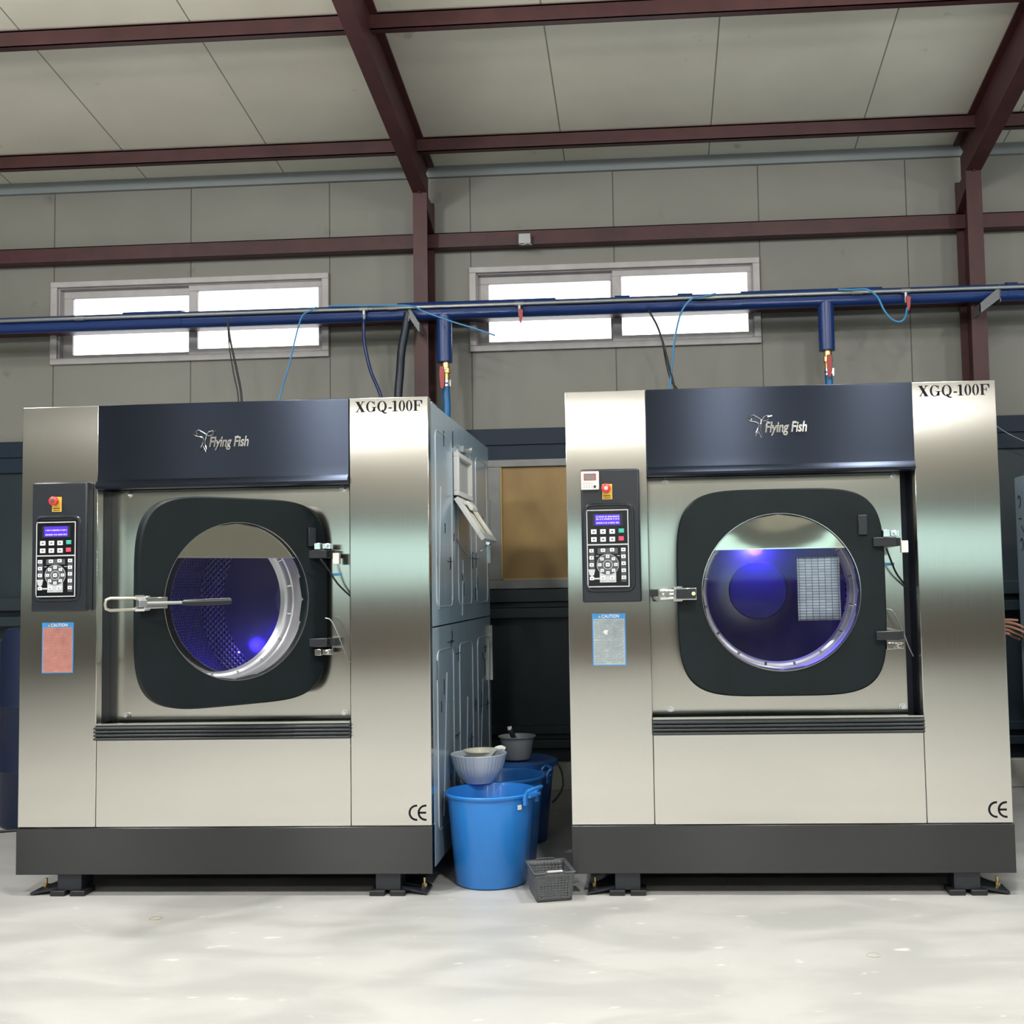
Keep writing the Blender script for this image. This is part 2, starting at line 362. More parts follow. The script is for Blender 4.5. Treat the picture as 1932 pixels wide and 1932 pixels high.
# lower navy cladding, its band, ledges, kerb
struct(MB().box(XL, XR, WY-.02, WY, 0, 2.40).build('wall_back_cladding', NAVY), 'navy lower cladding of the back wall, darkened further for shade')
struct(MB().box(XL, XR, WY-.06, WY, 2.395, 2.508).box(XL, XR, WY-.045, WY, 2.285, 2.395).build('trim_1', NAVY2), 'navy band on top of the dark cladding')
struct(MB().box(XL, XR, 7.93, 8.03, 1.29, 1.378).box(XL, XR, 7.98, 8.03, 1.25, 1.29).box(XL, XR, 7.93, 8.03, 1.18, 1.25).build('trim_2', NAVY, bevel=.004), 'dark channel rail across the navy cladding')
struct(MB().box(XL, XR, 7.93, 8.03, .385, .44).box(XL, XR, 7.98, 8.03, .345, .385).box(XL, XR, 7.93, 8.03, .29, .345).build('trim_3', NAVY, bevel=.004), 'lower dark channel rail on the navy cladding')
struct(MB().box(XL, XR, 7.96, 8.05, 0, .187).build('baseboard_back', CONC, bevel=.006), 'pale concrete kerb at the foot of the back wall')
struct(MB().box(XL, XR, WY-.035, WY, 4.345, 4.425).build('trim_4', EAVE), 'grey flashing strip where wall meets roof')

def ring(b, x0, x1, z0, z1, hx0, hx1, hz0, hz1, y0, y1):
    b.box(x0, x1, y0, y1, z0, hz0).box(x0, x1, y0, y1, hz1, z1).box(x0, hx0, y0, y1, hz0, hz1).box(hx1, x1, y0, y1, hz0, hz1); return b
for i, (a, b) in enumerate(WIN):
    fr = ring(MB(), a, b, 3.07, 3.68, a+.05, b-.05, 3.112, 3.638, WY-.028, WY+.02)
    ring(fr, a+.035, b-.035, 3.095, 3.655, a+.058, b-.058, 3.12, 3.63, WY+.0, WY+.1)
    wo = fr.build('window_%d' % (i+1), PVC, bevel=.004)
    struct(wo, ['wide white sliding window above the machine with the ajar door', 'wide white sliding window left of the right-hand column'][i])
    m_ = a+1.04
    sl = ring(MB(), a+.055, m_+.02, 3.118, 3.632, a+.128, m_-.035, 3.152, 3.572, WY+.055, WY+.09).build('window_sash', PVC, wo, bevel=.003)
    MB().box(a+.12, m_-.03, WY+.07, WY+.075, 3.145, 3.58).build('pane', WGLASS, sl)
    s2 = ring(MB(), m_-.02, b-.055, 3.118, 3.632, m_+.045, b-.085, 3.162, 3.588, WY+.012, WY+.05).build('window_sash', PVC, wo, bevel=.003)
    MB().box(m_+.04, b-.08, WY+.03, WY+.035, 3.155, 3.595).build('pane', WGLASS, s2)
# boarded opening between the machines
fr = ring(MB(), -1.155, .25, 1.382, 2.288, -1.062, .16, 1.445, 2.238, WY-.06, WY-.02).build('window_3', GREYFR, bevel=.004)
struct(fr, 'boarded up window opening in a grey frame between the machines')
MB().box(-1.062, .16, WY-.035, WY-.022, 1.445, 2.238).build('board', PLY, fr)
MB().box(-1.062, .16, WY-.052, WY-.035, 1.445, 1.455).box(-1.062, -1.052, WY-.052, WY-.035, 1.445, 2.238).build('beading', mat('gilt_bead', (.5, .36, .16), .4), fr)

# steel frame: I sections
def ibeam_col(x0, x1, y0, y1, z0, z1):
    xm = (x0+x1)/2; t = .012
    return MB().box(x0, x1, y0, y0+t, z0, z1).box(x0, x1, y1-t, y1, z0, z1).box(xm-.005, xm+.005, y0+t, y1-t, z0, z1)
CX = [(-9.13, -9.03), (-5.37, -5.27), (-1.607, -1.509), (2.150, 2.252), (5.92, 6.02)]
for k, (a, b) in enumerate(CX):
    c = ibeam_col(a, b, 7.72, 8.0, 0, zr(7.72)-.33)
    c.prism([(7.734, 4.02), (7.99, 3.92), (7.99, 4.10), (7.734, 4.12)], 'x', a, b)
    struct(c.build('steel_column', OXIDE), ['red oxide column left of the view, outermost', 'red oxide column left of the view', 'red oxide steel column between the two windows', 'red oxide steel column behind the right machine', 'red oxide column right of the view'][k])
    d = .33; t = .014; r = MB(); xm = (a+b)/2
    for (ya, yb) in ((WY-.05, RIDGE), (FARY+.05, RIDGE)):
        za, zb = zr(ya), zr(yb)
        r.prism([(ya, za-.005), (yb, zb-.005), (yb, zb-.005-t), (ya, za-.005-t)], 'x', a, b)
        r.prism([(ya if ya < 0 else 7.72, (zr(7.72) if ya > 0 else za)-d), (yb, zb-d), (yb, zb-d-t), (ya if ya < 0 else 7.72, (zr(7.72) if ya > 0 else za)-d-t)], 'x', a, b)
        r.prism([(ya, za-.02), (yb, zb-.02), (yb, zb-d), (ya if ya < 0 else 7.72, (zr(7.72) if ya > 0 else za)-d)], 'x', xm-.005, xm+.005)
    if 1:
        r.prism([(7.70, zr(7.72)-d-.02), (8.0, 4.15), (8.0, 4.33), (7.72, 4.36)], 'x', xm-.006, xm+.006)
    struct(r.build('roof_rafter', OXIDE), ['red oxide rafter left of the view, outermost', 'red oxide rafter left of the view', 'red oxide roof rafter near the middle of the photo', 'red oxide roof rafter at the right edge of the photo', 'red oxide rafter right of the view'][k])
for k, y in enumerate((7.62, 6.31, 5.0, 3.7, 2.4, 1.1, -.3, -1.7, -3.1, -4.5, -6.0, -7.5, -9.0)):
    z = min(zr(y), zr(y+.055)); b = MB().box(XL, XR, y, y+.005, z-.1, z).box(XL, XR, y, y+.055, z-.1, z-.094).box(XL, XR, y+.05, y+.055, z-.1, z-.085).box(XL, XR, y, y+.05, z-.012, z-.004)
    struct(b.build('roof_purlin', OXIDE), 'red oxide roof purlin, '+('lowest one by the wall' if k == 0 else 'second up from the wall' if k == 1 else 'outside the view'))
def girt(z0, z1, label):
    b = MB().box(XL, XR, 7.94, 7.946, z0, z1).box(XL, XR, 7.94, WY, z0, z0+.006).box(XL, XR, 7.94, WY, z1-.006, z1).box(XL, XR, 7.935, 7.94, z0, z0+.02)
    struct(b.build('wall_girt', OXIDE), label)
girt(3.805, 3.91, 'red oxide wall girt above the windows'); girt(3.285, 3.395, 'red oxide wall girt hidden mostly behind the blue pipe')

# ceiling lamps: high bay lamps in deep reflectors hung below the rafters
def make_lamp(loc, label):
    t = empty('ceiling_lamp', loc)
    MB().cyl((0, 0, .10), (0, 0, .26), .07, n=24).build('lamp_housing', BOXM, t, bevel=.004)
    MB().lathe([(.24, -.03), (.20, .06), (.08, .11), (.075, .11), (.19, .055), (.235, -.03)], (0, 0, 0), 'z', 40, closed=True).build('reflector', SILV, t)
    MB().cyl((0, 0, .045), (0, 0, .055), .17, n=32).build('lamp_disc', TUBE, t)
    MB().cyl((0, 0, .25), (0, 0, .54), .004, n=6).build('hanger', WIRE, t)
    ld = bpy.data.lights.new('lamp_light', 'SPOT'); ld.energy = LAMP; ld.spot_size = math.radians(LAMPCONE); ld.spot_blend = .55; ld.shadow_soft_size = .16; ld.color = (1, .985, .94)
    lo = bpy.data.objects.new('lamp_light', ld); col.objects.link(lo); lo.parent = t; lo.location = (0, 0, -.02)
    lp = bpy.data.lights.new('ceiling_fill', 'POINT'); lp.energy = CEIL_FILL; lp.shadow_soft_size = .16; lp.color = (1, .985, .94)  # extra point light below the fixture, added to lift the roof brightness
    lq = bpy.data.objects.new('ceiling_fill', lp); col.objects.link(lq); lq.parent = t; lq.location = (0, 0, -.12)
    return tag(t, label, 'lamp', 'high bay lamps under the roof behind the camera')
lroot = None
for yy, xs in ((4.7, (-4.8, -2.0, 1.45, 4.8)), (1.9, (-5.4, -2.65, .6, 3.9)), (-2.6, (-5.4, -1.2, 3.0)), (-7.0, (-5.4, -1.2, 3.0))):
    for x in xs:
        zz = zr(yy)-(.56 if yy > 4 else .92)
        if lroot is None:
            lroot = make_lamp((x, yy, zz), 'high bay lamp hung under the roof behind the camera')
            near_fill = [q for q in lroot.children if q.name.startswith('ceiling_fill')][0].data; far_fill = near_fill.copy(); near_fill.energy = 45; FS = far_fill
        else:
            c = lroot.copy(); col.objects.link(c); c.location = (x, yy, zz)
            for ch in lroot.children:
                d = ch.copy(); col.objects.link(d); d.parent = c
                if ch.name.startswith('ceiling_fill') and yy < 4: d.data = far_fill

# ---------------------------------------------------------------- lettering
def ell_ring(b, cx, cz, a, h, a2, h2, t0, t1, y0, y1, n=28):
    """elliptic band outer (a,h) inner (a2,h2) from angle t0 to t1 (degrees)"""
    vs = []
    for i in range(n+1):
        t = math.radians(t0+(t1-t0)*i/n); c, s = math.cos(t), math.sin(t)
        vs += [(cx+a*c, y0, cz+h*s), (cx+a2*c, y0, cz+h2*s), (cx+a*c, y1, cz+h*s), (cx+a2*c, y1, cz+h2*s)]
    fs = []
    for i in range(n):
        k = 4*i; fs += [(k, k+1, k+5, k+4), (k+2, k+6, k+7, k+3), (k, k+4, k+6, k+2), (k+1, k+3, k+7, k+5)]
    b.add(vs, fs)
def pol(b, pts, y0, y1): b.prism(pts, 'y', y0, y1)
def serif_word(x0, z0, x1, h):
    """XGQ-100F in a bold high contrast serif, unit height 1, then scaled"""
    b = MB(); y0, y1 = -.0012, 0; u = 0
    def P(*p): pol(b, [(u+a, c) for a, c in p], y0, y1)
    def R(a, bb, c, d): P((a, c), (bb, c), (bb, d), (a, d))
    P((.05, 1), (.32, 1), (.85, 0), (.57, 0)); P((.68, 1), (.76, 1), (.18, 0), (.10, 0))
    R(0, .40, .95, 1); R(.56, .88, .95, 1); R(0, .32, 0, .05); R(.48, .90, 0, .05); u += 1.0
    ell_ring(b, u+.42, .5, .42, .52, .24, .47, 40, 335, y0, y1); R(.66, .82, .05, .45); R(.54, .92, .40, .46); R(.72, .77, .66, 1.0); u += 1.02
    ell_ring(b, u+.43, .5, .43, .52, .24, .47, 0, 360, y0, y1); P((.36, .12), (.50, .20), (.66, -.06), (.86, -.10), (.86, -.16), (.66, -.2), (.48, -.1)); u += .98
    R(.04, .34, .27, .39); u += .40
    R(.14, .34, 0, 1); R(.0, .47, 0, .05); P((.0, .86), (.14, .90), (.34, 1.0), (.14, 1.0), (.0, .92)); u += .58
    for k in (0, 1): ell_ring(b, u+.29, .5, .29, .52, .12, .48, 0, 360, y0, y1); u += .66
    R(.10, .31, 0, 1); R(0, .80, .94, 1); R(0, .43, 0, .05); R(.30, .55, .48, .54); R(.53, .58, .34, .70); P((.62, .97), (.82, .97), (.82, .62), (.78, .62)); u += .84
    k = (x1-x0)/u
    for i, (x, y, z) in enumerate(b.v): b.v[i] = (x0+x*k, y, z0+z*h)
    return b
def ce_mark(x0, z0, w_, h):
    b = MB(); r = h/2; t = h*.125
    ell_ring(b, x0+r, z0+r, r, r, r-t, r-t, 84, 276, -.0012, 0); cx = x0+w_-r*.26
    ell_ring(b, cx, z0+r, r, r, r-t, r-t, 82, 278, -.0012, 0); b.box(cx-r+t*.5, cx+r*.08, -.0012, 0, z0+r-t/2, z0+r+t/2)
    return b

# ---------------------------------------------------------------- washing machine
def holed_plate(x0, x1, z0, z1, cx, cz, r, y0, y1, n=64):
    b = MB(); vs = []
    for y in (y0, y1):
        for i in range(n):
            t = 2*PI*i/n+PI/4; c, s = math.cos(t), math.sin(t)
            k = min((x1-cx)/c if c > 1e-9 else 1e9, (x0-cx)/c if c < -1e-9 else 1e9, (z1-cz)/s if s > 1e-9 else 1e9, (z0-cz)/s if s < -1e-9 else 1e9)
            vs += [(cx+c*r, y, cz+s*r), (cx+c*k, y, cz+s*k)]
    # force exact corners
    for yi in range(2):
        for (X, Z) in ((x0, z0), (x0, z1), (x1, z0), (x1, z1)):
            j = min(range(n), key=lambda i: (vs[(yi*n+i)*2+1][0]-X)**2+(vs[(yi*n+i)*2+1][2]-Z)**2)
            vs[(yi*n+j)*2+1] = (X, (y0, y1)[yi], Z)
    fs = []
    for i in range(n):
        a, c = 2*i, 2*((i+1) % n); m = 2*n
        fs += [(a, c, c+1, a+1), (a+m, a+1+m, c+1+m, c+m), (a, a+m, c+m, c), (a+1, c+1, c+1+m, a+1+m)]
    return b.add(vs, fs)
def uv_cyl(o, cx, cz, r, radial=False):
    me = o.data; uvl = me.uv_layers.new(name='UVMap')
    for p in me.polygons:
        c = p.center; ac = math.atan2(c.z-cz, c.x-cx)
        for li in p.loop_indices:
            v = me.vertices[me.loops[li].vertex_index].co
            a = math.atan2(v.z-cz, v.x-cx)
            while a-ac > PI: a -= 2*PI
            while a-ac < -PI: a += 2*PI
            uvl.data[li].uv = ((v.x, v.z) if radial else (a*r, v.y))
DCX, DCZ = .980, 1.353
def control_panel(t, timer, open_):
    cp = MB().box(.083, .351, -.062, 0, 1.323, 1.932).build('control_panel', BOXM, t, bevel=.008)
    # raised bezel round the keypad
    bz = MB(); o1 = superell(.209, 1.571, .117, .203, 9, 64); o2 = superell(.209, 1.571, .107, .193, 9, 64); n = 64
    vs = [(x, -.062, z) for x, z in o1]+[(x, -.068, z) for x, z in [( .209+(x-.209)*.97, 1.571+(z-1.571)*.98) for x, z in o1]]+[(x, -.068, z) for x, z in o2]+[(x, -.061, z) for x, z in [(.209+(x-.209)*.98, 1.571+(z-1.571)*.985) for x, z in o2]]
    bz.add(vs, [(j*n+i, j*n+(i+1) % n, (j+1)*n+(i+1) % n, (j+1)*n+i) for j in range(3) for i in range(n)])
    bz.build('bezel', BOXM, cp)
    X0, Z0, W_, H_ = .106, 1.392, .192, .353
    def U(cx): return X0+(cx-190)/565*W_
    def V(cy): return Z0+(1720-cy)/1075*H_
    y = -.064
    MB().box(X0-.006, X0+W_+.006, y, -.06, Z0-.008, Z0+H_+.008).build('keypad', KEYM, cp)
    f = MB(); g = .0048
    ring(f, X0, X0+W_, Z0, Z0+H_, X0+g, X0+W_-g, Z0+g, Z0+H_-g, y-.001, y); f.box(X0+g, X0+W_-g, y-.001, y, V(1140), V(1122)); f.build('keypad_frame_line', GREYK, cp)
    q = MB()
    for (a, b, c, d) in ((225, 290, 1185, 1460), (645, 715, 1175, 1650), (337, 605, 1182, 1258)): q.box(U(a), U(b), y-.0004, y, V(d), V(c))
    q.lathe([(.0001, -.0006), (.048, -.0006), (.048, 0)], (U(468), y, V(1410)), 'y', 40); q.build('keypad_shading', DGREYK, cp)
    q = MB().box(U(357), U(577), y-.0003, y, V(1655), V(1500)).box(U(275), U(360), y-.0003, y, V(1612), V(1590)).prism([(U(205), V(1470)), (U(298), V(1470)), (U(280), V(1555)), (U(222), V(1555))], 'y', y-.0006, y).box(U(240), U(264), y-.0004, y, V(1600), V(1550)); q.build('keypad_pale_print', GREYK, cp)
    q = MB(); ell_ring(q, U(468), V(1410), .0505, .0485, .0485, .0465, 0, 360, y-.0012, y-.0002); ell_ring(q, U(468), V(1410), .0222, .0215, .0196, .0190, 0, 360, y-.0012, y-.0002)
    q.box(U(310), U(345), y-.0008, y, V(1292), V(1284)).box(U(595), U(635), y-.0008, y, V(1292), V(1284)); q.build('keypad_rings', GREYK, cp)
    sb = MB().box(U(275), U(678), y-.0012, y, V(872), V(705)).build('screen_border', BOXM, cp)
    MB().box(U(308), U(642), y-.002, y, V(857), V(715)).build('lcd_screen', LCD, cp)
    q = MB(); rr = random.Random(3 if open_ else 4)
    for row, zz in enumerate((765, 828) if open_ else (742, 775, 828)):
        xx = 325
        while xx < 625:
            wd = rr.choice((9, 13, 18)); q.box(U(xx), U(xx+wd), y-.0024, y-.002, V(zz+12), V(zz-8)); xx += wd+rr.choice((6, 7, 14))
    q.build('lcd_characters', LCDT, cp)
    def btn(cx, cy, w2, h2, m, name='push_button'):
        b = MB().box(U(cx)-w2, U(cx)+w2, y-.0032, y, V(cy)-h2, V(cy)+h2)
        if m is WHITEB: b.box(U(cx)-w2*.35, U(cx)+w2*.35, y-.0036, y-.003, V(cy)-h2*.3, V(cy)+h2*.3, 1)
        return b.build(name, [m, DGREYK] if m is WHITEB else m, cp, bevel=.0008)
    for cy in (950, 1058):
        for cx in (288, 412, 535): btn(cx, cy, .0125, .0105, WHITEB)
    btn(658, 942, .0122, .0095, GREENB, 'start_button'); btn(655, 1050, .0115, .0095, REDB, 'stop_button')
    for cy in (1215, 1312, 1410): btn(252, cy, .0098, .0078, WHITEB)
    for cy in (1205, 1300, 1395, 1492, 1590): btn(680, cy, .0098, .0078, WHITEB)
    for cx, cy in ((407, 1210), (530, 1205), (400, 1597), (525, 1595), (252, 1597)): btn(cx, cy, .0098, .0078, WHITEB)
    for k in range(8): btn(468+108*math.cos(k*PI/4), 1410+112*math.sin(k*PI/4), .0078, .0068, WHITEB)
    btn(468, 1410, .009, .0085, WHITEB)
    # emergency stop
    MB().box(.181, .227, -.0635, -.061, 1.792, 1.862).build('emergency_plate', YELP, cp)
    q = MB()
    for zz in (1.808, 1.798):
        xx = .187
        while xx < .22: q.box(xx, xx+.004, -.0638, -.0634, zz-.0025, zz+.0025); xx += .0056
    q.build('emergency_print', INK, cp)
    MB().cyl((.2, -.062, 1.841), (.2, -.078, 1.841), .012, n=20).cyl((.2, -.078, 1.841), (.2, -.092, 1.841), .021, .0215, n=28).cyl((.2, -.092, 1.841), (.2, -.0965, 1.841), .0215, .015, n=28).build('emergency_stop', REDM, cp, bevel=.001)
    MB().cyl((.2, -.0965, 1.841), (.2, -.0972, 1.841), .009, n=18).build('stop_cap', GREYK if not open_ else DGREYK, cp)
    if timer:
        MB().box(.086, .168, -.082, -.061, 1.836, 1.920).build('timer_box', WHITE, cp, bevel=.003)
        q = MB(); ring(q, .099, .155, 1.879, 1.910, .103, .151, 1.883, 1.906, -.0832, -.082); q.build('timer_red_border', mat('timer_red', (.5, .04, .07), .4), cp)
        MB().box(.103, .151, -.0826, -.082, 1.883, 1.906).build('timer_display', mat('lcd_grey', (.16, .2, .18), .3), cp)
        q = MB()
        for j in range(3):
            for i in range(4): q.box(.096+i*.012, .104+i*.012, -.0826, -.082, 1.847+j*.0085, 1.8505+j*.0085)
        q.build('timer_print', mat('pale_print', (.42, .4, .4), .5), cp)
        MB().cyl((.149, -.082, 1.850), (.149, -.085, 1.850), .006, n=16).build('timer_knob', BOXM, cp)
    cp.location.x = .003 if open_ else -.012
    return cp

def latch(parent, open_):
    """toggle clamp at the free edge of the door, door coordinates (origin door centre, -y towards the camera)"""
    if not open_:
        b = MB().box(-.476, -.378, -.062, -.026, -.028, .026).box(-.48, -.44, -.04, 0, -.034, .032)
        o = b.build('latch', CHROME, parent, bevel=.003)
        MB().box(-.468, -.382, -.066, -.062, -.021, .02).build('latch_cover', BLACKP, parent)
        MB().cyl((-.392, -.067, .0), (-.392, -.069, .0), .0085, n=18).build('latch_dot', mat('pale_yellow', (.8, .8, .4), .5), parent)
        MB().tube([(-.48, -.05, .014), (-.55, -.05, .017)], .006).tube([(-.48, -.05, -.018), (-.55, -.05, -.021)], .006).cyl((-.55, -.06, .017), (-.55, -.035, .017), .011, n=14).cyl((-.55, -.06, -.021), (-.55, -.035, -.021), .011, n=14).cyl((-.51, -.06, .0), (-.51, -.035, .0), .012, n=14).tube([(-.48, -.05, 0), (-.53, -.05, 0)], .006).build('latch_claw', CHROME, parent)
        MB().box(-.585, -.548, -.066, -.046, -.01, .022).tube([(-.575, -.055, -.005), (-.57, -.055, -.028), (-.545, -.055, -.028)], .005).build('latch_hook', BLACKP, parent, bevel=.004)
    else:
        MB().box(-.462, -.36, -.052, -.026, -.022, .026).box(-.47, -.43, -.04, 0, -.03, .032).build('latch', CHROME, parent, bevel=.003)
        MB().tube([(-.45, -.04, .022), (-.60, -.04, .025), (-.618, -.04, .018), (-.622, -.04, 0), (-.618, -.04, -.018), (-.60, -.04, -.025), (-.45, -.04, -.022)], .0062, n=10).build('u_bolt', mat('satin_steel', (.62, .6, .52), .3, .8), parent)
        for s in (-1, 1): MB().cyl((-.50, -.04, s*.024), (-.46, -.04, s*.024), .011, n=6).build('u_bolt_nut', CHROME, parent)
        MB().box(-.49, -.455, -.064, -.03, -.016, .016).build('latch_block', SILV, parent, bevel=.003)
        MB().tube([(-.46, -.055, 0), (-.30, -.075, .0)], .0072, n=12).build('lever_rod', SILV, parent)
        MB().tube([(-.31, -.074, 0), (-.30, -.075, 0), (-.2, -.088, .0), (-.10, -.10, .002), (-.095, -.10, .002)], [.008, .0125, .015, .0135, .009], n=14).build('lever_grip', BLACKP, parent)

def washing_machine(X0, open_, label):
    t = empty('washing_machine', (X0, 5.3, 0)); tag(t, label, 'washing machine', 'industrial washer extractors side by side')
    MB().box(0, .3755, 0, .055, .314, 2.301).build('left_pillar', STEEL, t, bevel=.003)
    MB().box(1.5905, 1.966, 0, .055, .314, 2.301).build('right_pillar', STEEL, t, bevel=.003)
    MB().box(.3775, 1.5885, .001, .05, .314, .735).build('lower_panel', STEEL, t, bevel=.002)
    prof = [(.04, 2.301), (-.004, 2.301), (-.006, 2.29), (-.006, 1.99), (-.012, 1.94), (-.03, 1.925), (-.034, 1.912), (-.03, 1.90), (-.004, 1.898), (.04, 1.898)]
    MB().prism(prof, 'x', .3765, 1.5895).build('header_panel', BLKST, t, bevel=.0015)
    MB().box(-.003, 1.969, -.007, .05, .098, .312).build('base_panel', BASEST, t, bevel=.003)
    s = MB().box(.3765, 1.5895, -.012, .04, .715, .787)
    for k in range(4): s.box(.3765, 1.5895, -.032, -.010, .7195+k*.0165, .7305+k*.0165)
    s.build('sill_bumper', mat('bumper', (.03, .035, .04), .4) if not bpy.data.materials.get('bumper') else bpy.data.materials['bumper'], t, bevel=.003)
    MB().box(.378, 1.588, -.014, .02, .787, .794).build('sill_strip', STEEL, t)
    # cabinet
    MB().box(.012, 1.954, .055, .09, .32, .76).box(.012, .36, .056, .09, .78, 2.28).box(1.606, 1.954, .056, .09, .78, 2.28).box(.36, 1.606, .056, .09, 1.905, 2.28).build('front_frame', DARKST, t)
    holed_plate(.03, 1.936, .5, 2.25, DCX, DCZ, .44, .20, .21).build('inner_shade_plate', DARKST, t)  # dark plate added so the gap behind the tub plate reads as shade
    MB().box(.02, 1.946, .06, 1.94, .3, .31).build('cabinet_floor', DARKST, t)
    MB().box(.03, 1.936, .09, 1.93, .10, .30).build('chassis', RUBBER, t)
    for k, xs in enumerate((-.0, 1.956)):
        p = MB()
        for (z0, z1) in ((.112, 1.214), (1.221, 2.285)):
            for j in range(3):
                y0 = .078+j*.628; p.box(xs, xs+.010, y0, y0+.6265, z0, z1)
        rg = p; xo = xs+(.0105 if k else -.0005)
        for (z0, z1) in ((.25, 1.10), (1.31, 2.17)):
            for j in range(3):
                y0 = .078+j*.628+.09; y1 = y0+.44; rr = .05
                pts = []
                for (cy, cz, a) in ((y1-rr, z1-rr, 0), (y0+rr, z1-rr, 90), (y0+rr, z0+rr, 180), (y1-rr, z0+rr, 270)):
                    for q in range(5):
                        an = math.radians(a+q*22.5); pts.append((xo, cy+rr*math.cos(an), cz+rr*math.sin(an)))
                pts.append(pts[0]); rg.tube(pts, .0035, n=5, caps=False, mi=1)
        for (ya, za, yb, zb) in ((.30, 1.9, .22, 1.30), (.95, 1.55, .9, 1.25), (.42, .98, .30, .3), (1.05, .8, .98, .3), (1.62, .85, 1.5, .35)):
            rg.tube([(xo, ya, za), (xo, yb, zb)], .003, n=5, mi=1)
        ik = rg; r5 = random.Random(8); xi = xo+(.0012 if k else -.0012)
        for j in range(34):
            yy = r5.uniform(.15, 1.85); z_ = r5.choice((r5.uniform(.3, 1.15), r5.uniform(1.28, 2.2))); ln = r5.uniform(.015, .05)
            ik.tube([(xi, yy, z_-ln), (xi, yy+.006, z_), (xi, yy, z_+ln)], .0022, n=5, mi=2)
            if j % 3 == 0: ik.tube([(xi, yy-.09, z_+.01), (xi, yy+.09, z_+.01)], .0016, n=5, mi=2)
        rg.build('side_panel', [FILM, RIDGE_M, INK], t)
    MB().box(.01, 1.956, .04, 1.96, 2.275, 2.292).build('top_panel', STEEL, t)
    MB().box(.01, 1.956, 1.95, 1.96, .112, 2.285).build('back_panel', FILM, t)
    # inner plate with its bolts
    pl = holed_plate(.33, 1.552, .70, 2.1, DCX, DCZ, .37, .14, .148).build('tub_plate', STEELM, t)
    for (x, z) in ((.446, 1.886), (1.507, 1.886), (.446, .817), (1.512, .817)):
        MB().cyl((x+.015, .141, z), (x+.015, .132, z), .017, n=20).cyl((x+.015, .133, z), (x+.015, .118, z), .011, n=6).build('bolt', CHROME, pl)
    MB().box(.362, .3755, .056, .139, .79, 1.9).build('recess_shade_strip', DARKST, t)  # dark strips on both sides stand for the shade in the recess
    MB().box(1.59, 1.605, .056, .19, .79, 1.9).build('recess_shade_strip', DARKST, t)
    # gasket of the tub mouth
    MB().lathe([(.374, .139), (.392, .15), (.385, .19), (.366, .20), (.352, .185), (.354, .155)], (DCX, 0, DCZ), 'y', 80, closed=True).lathe([(.366, .20), (.372, .23), (.362, .262)], (DCX, 0, DCZ), 'y', 80).build('door_gasket', RUBBER, t)
    # drum
    dr = MB().lathe([(.360, .262), (.63, .285), (.64, .30), (.64, .55), (.634, .555), (.634, .575), (.64, .58), (.64, .9), (.634, .905), (.634, .92), (.64, .925), (.64, 1.34)], (DCX, 0, DCZ), 'y', 96).build('drum', DRUM, t); uv_cyl(dr, DCX, DCZ, .64)
    rg = MB().lathe([(.64, 1.34), (.50, 1.325)], (DCX, 0, DCZ), 'y', 96).build('drum_back_rim', DRUM, t); uv_cyl(rg, DCX, DCZ, .6, True)
    MB().lathe([(.50, 1.325), (.42, 1.30), (.17, 1.272), (.001, 1.272)], (DCX, 0, DCZ), 'y', 96).build('drum_back', CONE, t)
    MB().lathe([(.001, 1.248), (.158, 1.248), (.162, 1.252), (.162, 1.275)], (DCX, 0, DCZ), 'y', 64).build('hub_disc', DISC, t)
    for k, an in enumerate((258, 18, 138)):
        a = math.radians(an); cs, sn = math.cos(a), math.sin(a); b = MB()
        pr = [(-.11, .64), (-.045, .545), (-.02, .525), (.02, .525), (.045, .545), (.11, .64)]
        pts = [(DCX+r_*cs-u_*sn, DCZ+r_*sn+u_*cs) for u_, r_ in pr]
        b.prism(pts, 'y', .30, 1.31); b.build('drum_lifter', mat('lifter_steel', (.3, .3, .33), .18, 1.) if not bpy.data.materials.get('lifter_steel') else bpy.data.materials['lifter_steel'], t, bevel=.006)
    # blue drum lights
    spots = [(.0, .40, .44, 2.2, (.42, .38, 1)), (.0, 1.205, .255, 8.0, (.03, .012, 1))] if not open_ else [(-.46, .62, -.36, 1.1, (.06, .03, 1)), (-.36, 1.20, -.30, .7, (.05, .03, 1)), (.2, .5, -.35, 2.4, (.45, .4, 1))]
    for (dx, yy, dz, pw, lc) in spots:
        MB().ball((DCX+dx, yy, DCZ+dz), .006, 10).build('drum_led', LEDM, t)
        ld = bpy.data.lights.new('drum_light', 'POINT'); ld.color = lc; ld.energy = pw; ld.shadow_soft_size = .05
        lo = bpy.data.objects.new('drum_light', ld); col.objects.link(lo); lo.parent = t; lo.location = (DCX+dx, yy, DCZ+dz)
    # door
    out = superell(0, 0, .463, .463, 4.8, 96); n = 96; R = .349; vs = []
    rings = [(1.0, .05), (1.0, .012), (.985, 0)]
    for k, yy in rings: vs += [(x*k, yy, z*k) for x, z in out]
    hole = [(math.cos(math.atan2(z, x)), math.sin(math.atan2(z, x))) for x, z in out]
    for rr, yy in ((R+.006, 0), (R, .006), (R, .05)): vs += [(c*rr, yy, s_*rr) for c, s_ in hole]
    fs = [(j*n+i, j*n+(i+1) % n, ((j+1) % 6)*n+(i+1) % n, ((j+1) % 6)*n+i) for j in range(6) for i in range(n)]
    dm = MB().add(vs, fs)
    door = dm.build('door', DOORM, t, smooth=30)
    if open_: door.location = (1.156, -.25, 1.360); door.rotation_euler = (0, 0, math.radians(49))
    else: door.location = (.962, -.1, 1.357)
    MB().lathe([(R+.001, -.002), (R+.004, -.002), (R+.004, .001), (R+.001, .001)], (0, 0, 0), 'y', 96, closed=True).build('glass_rim', CHROME, door)
    MB().lathe([(.0005, .034), (R, .034)], (0, 0, 0), 'y', 64).build('door_glass', GLASS, door)
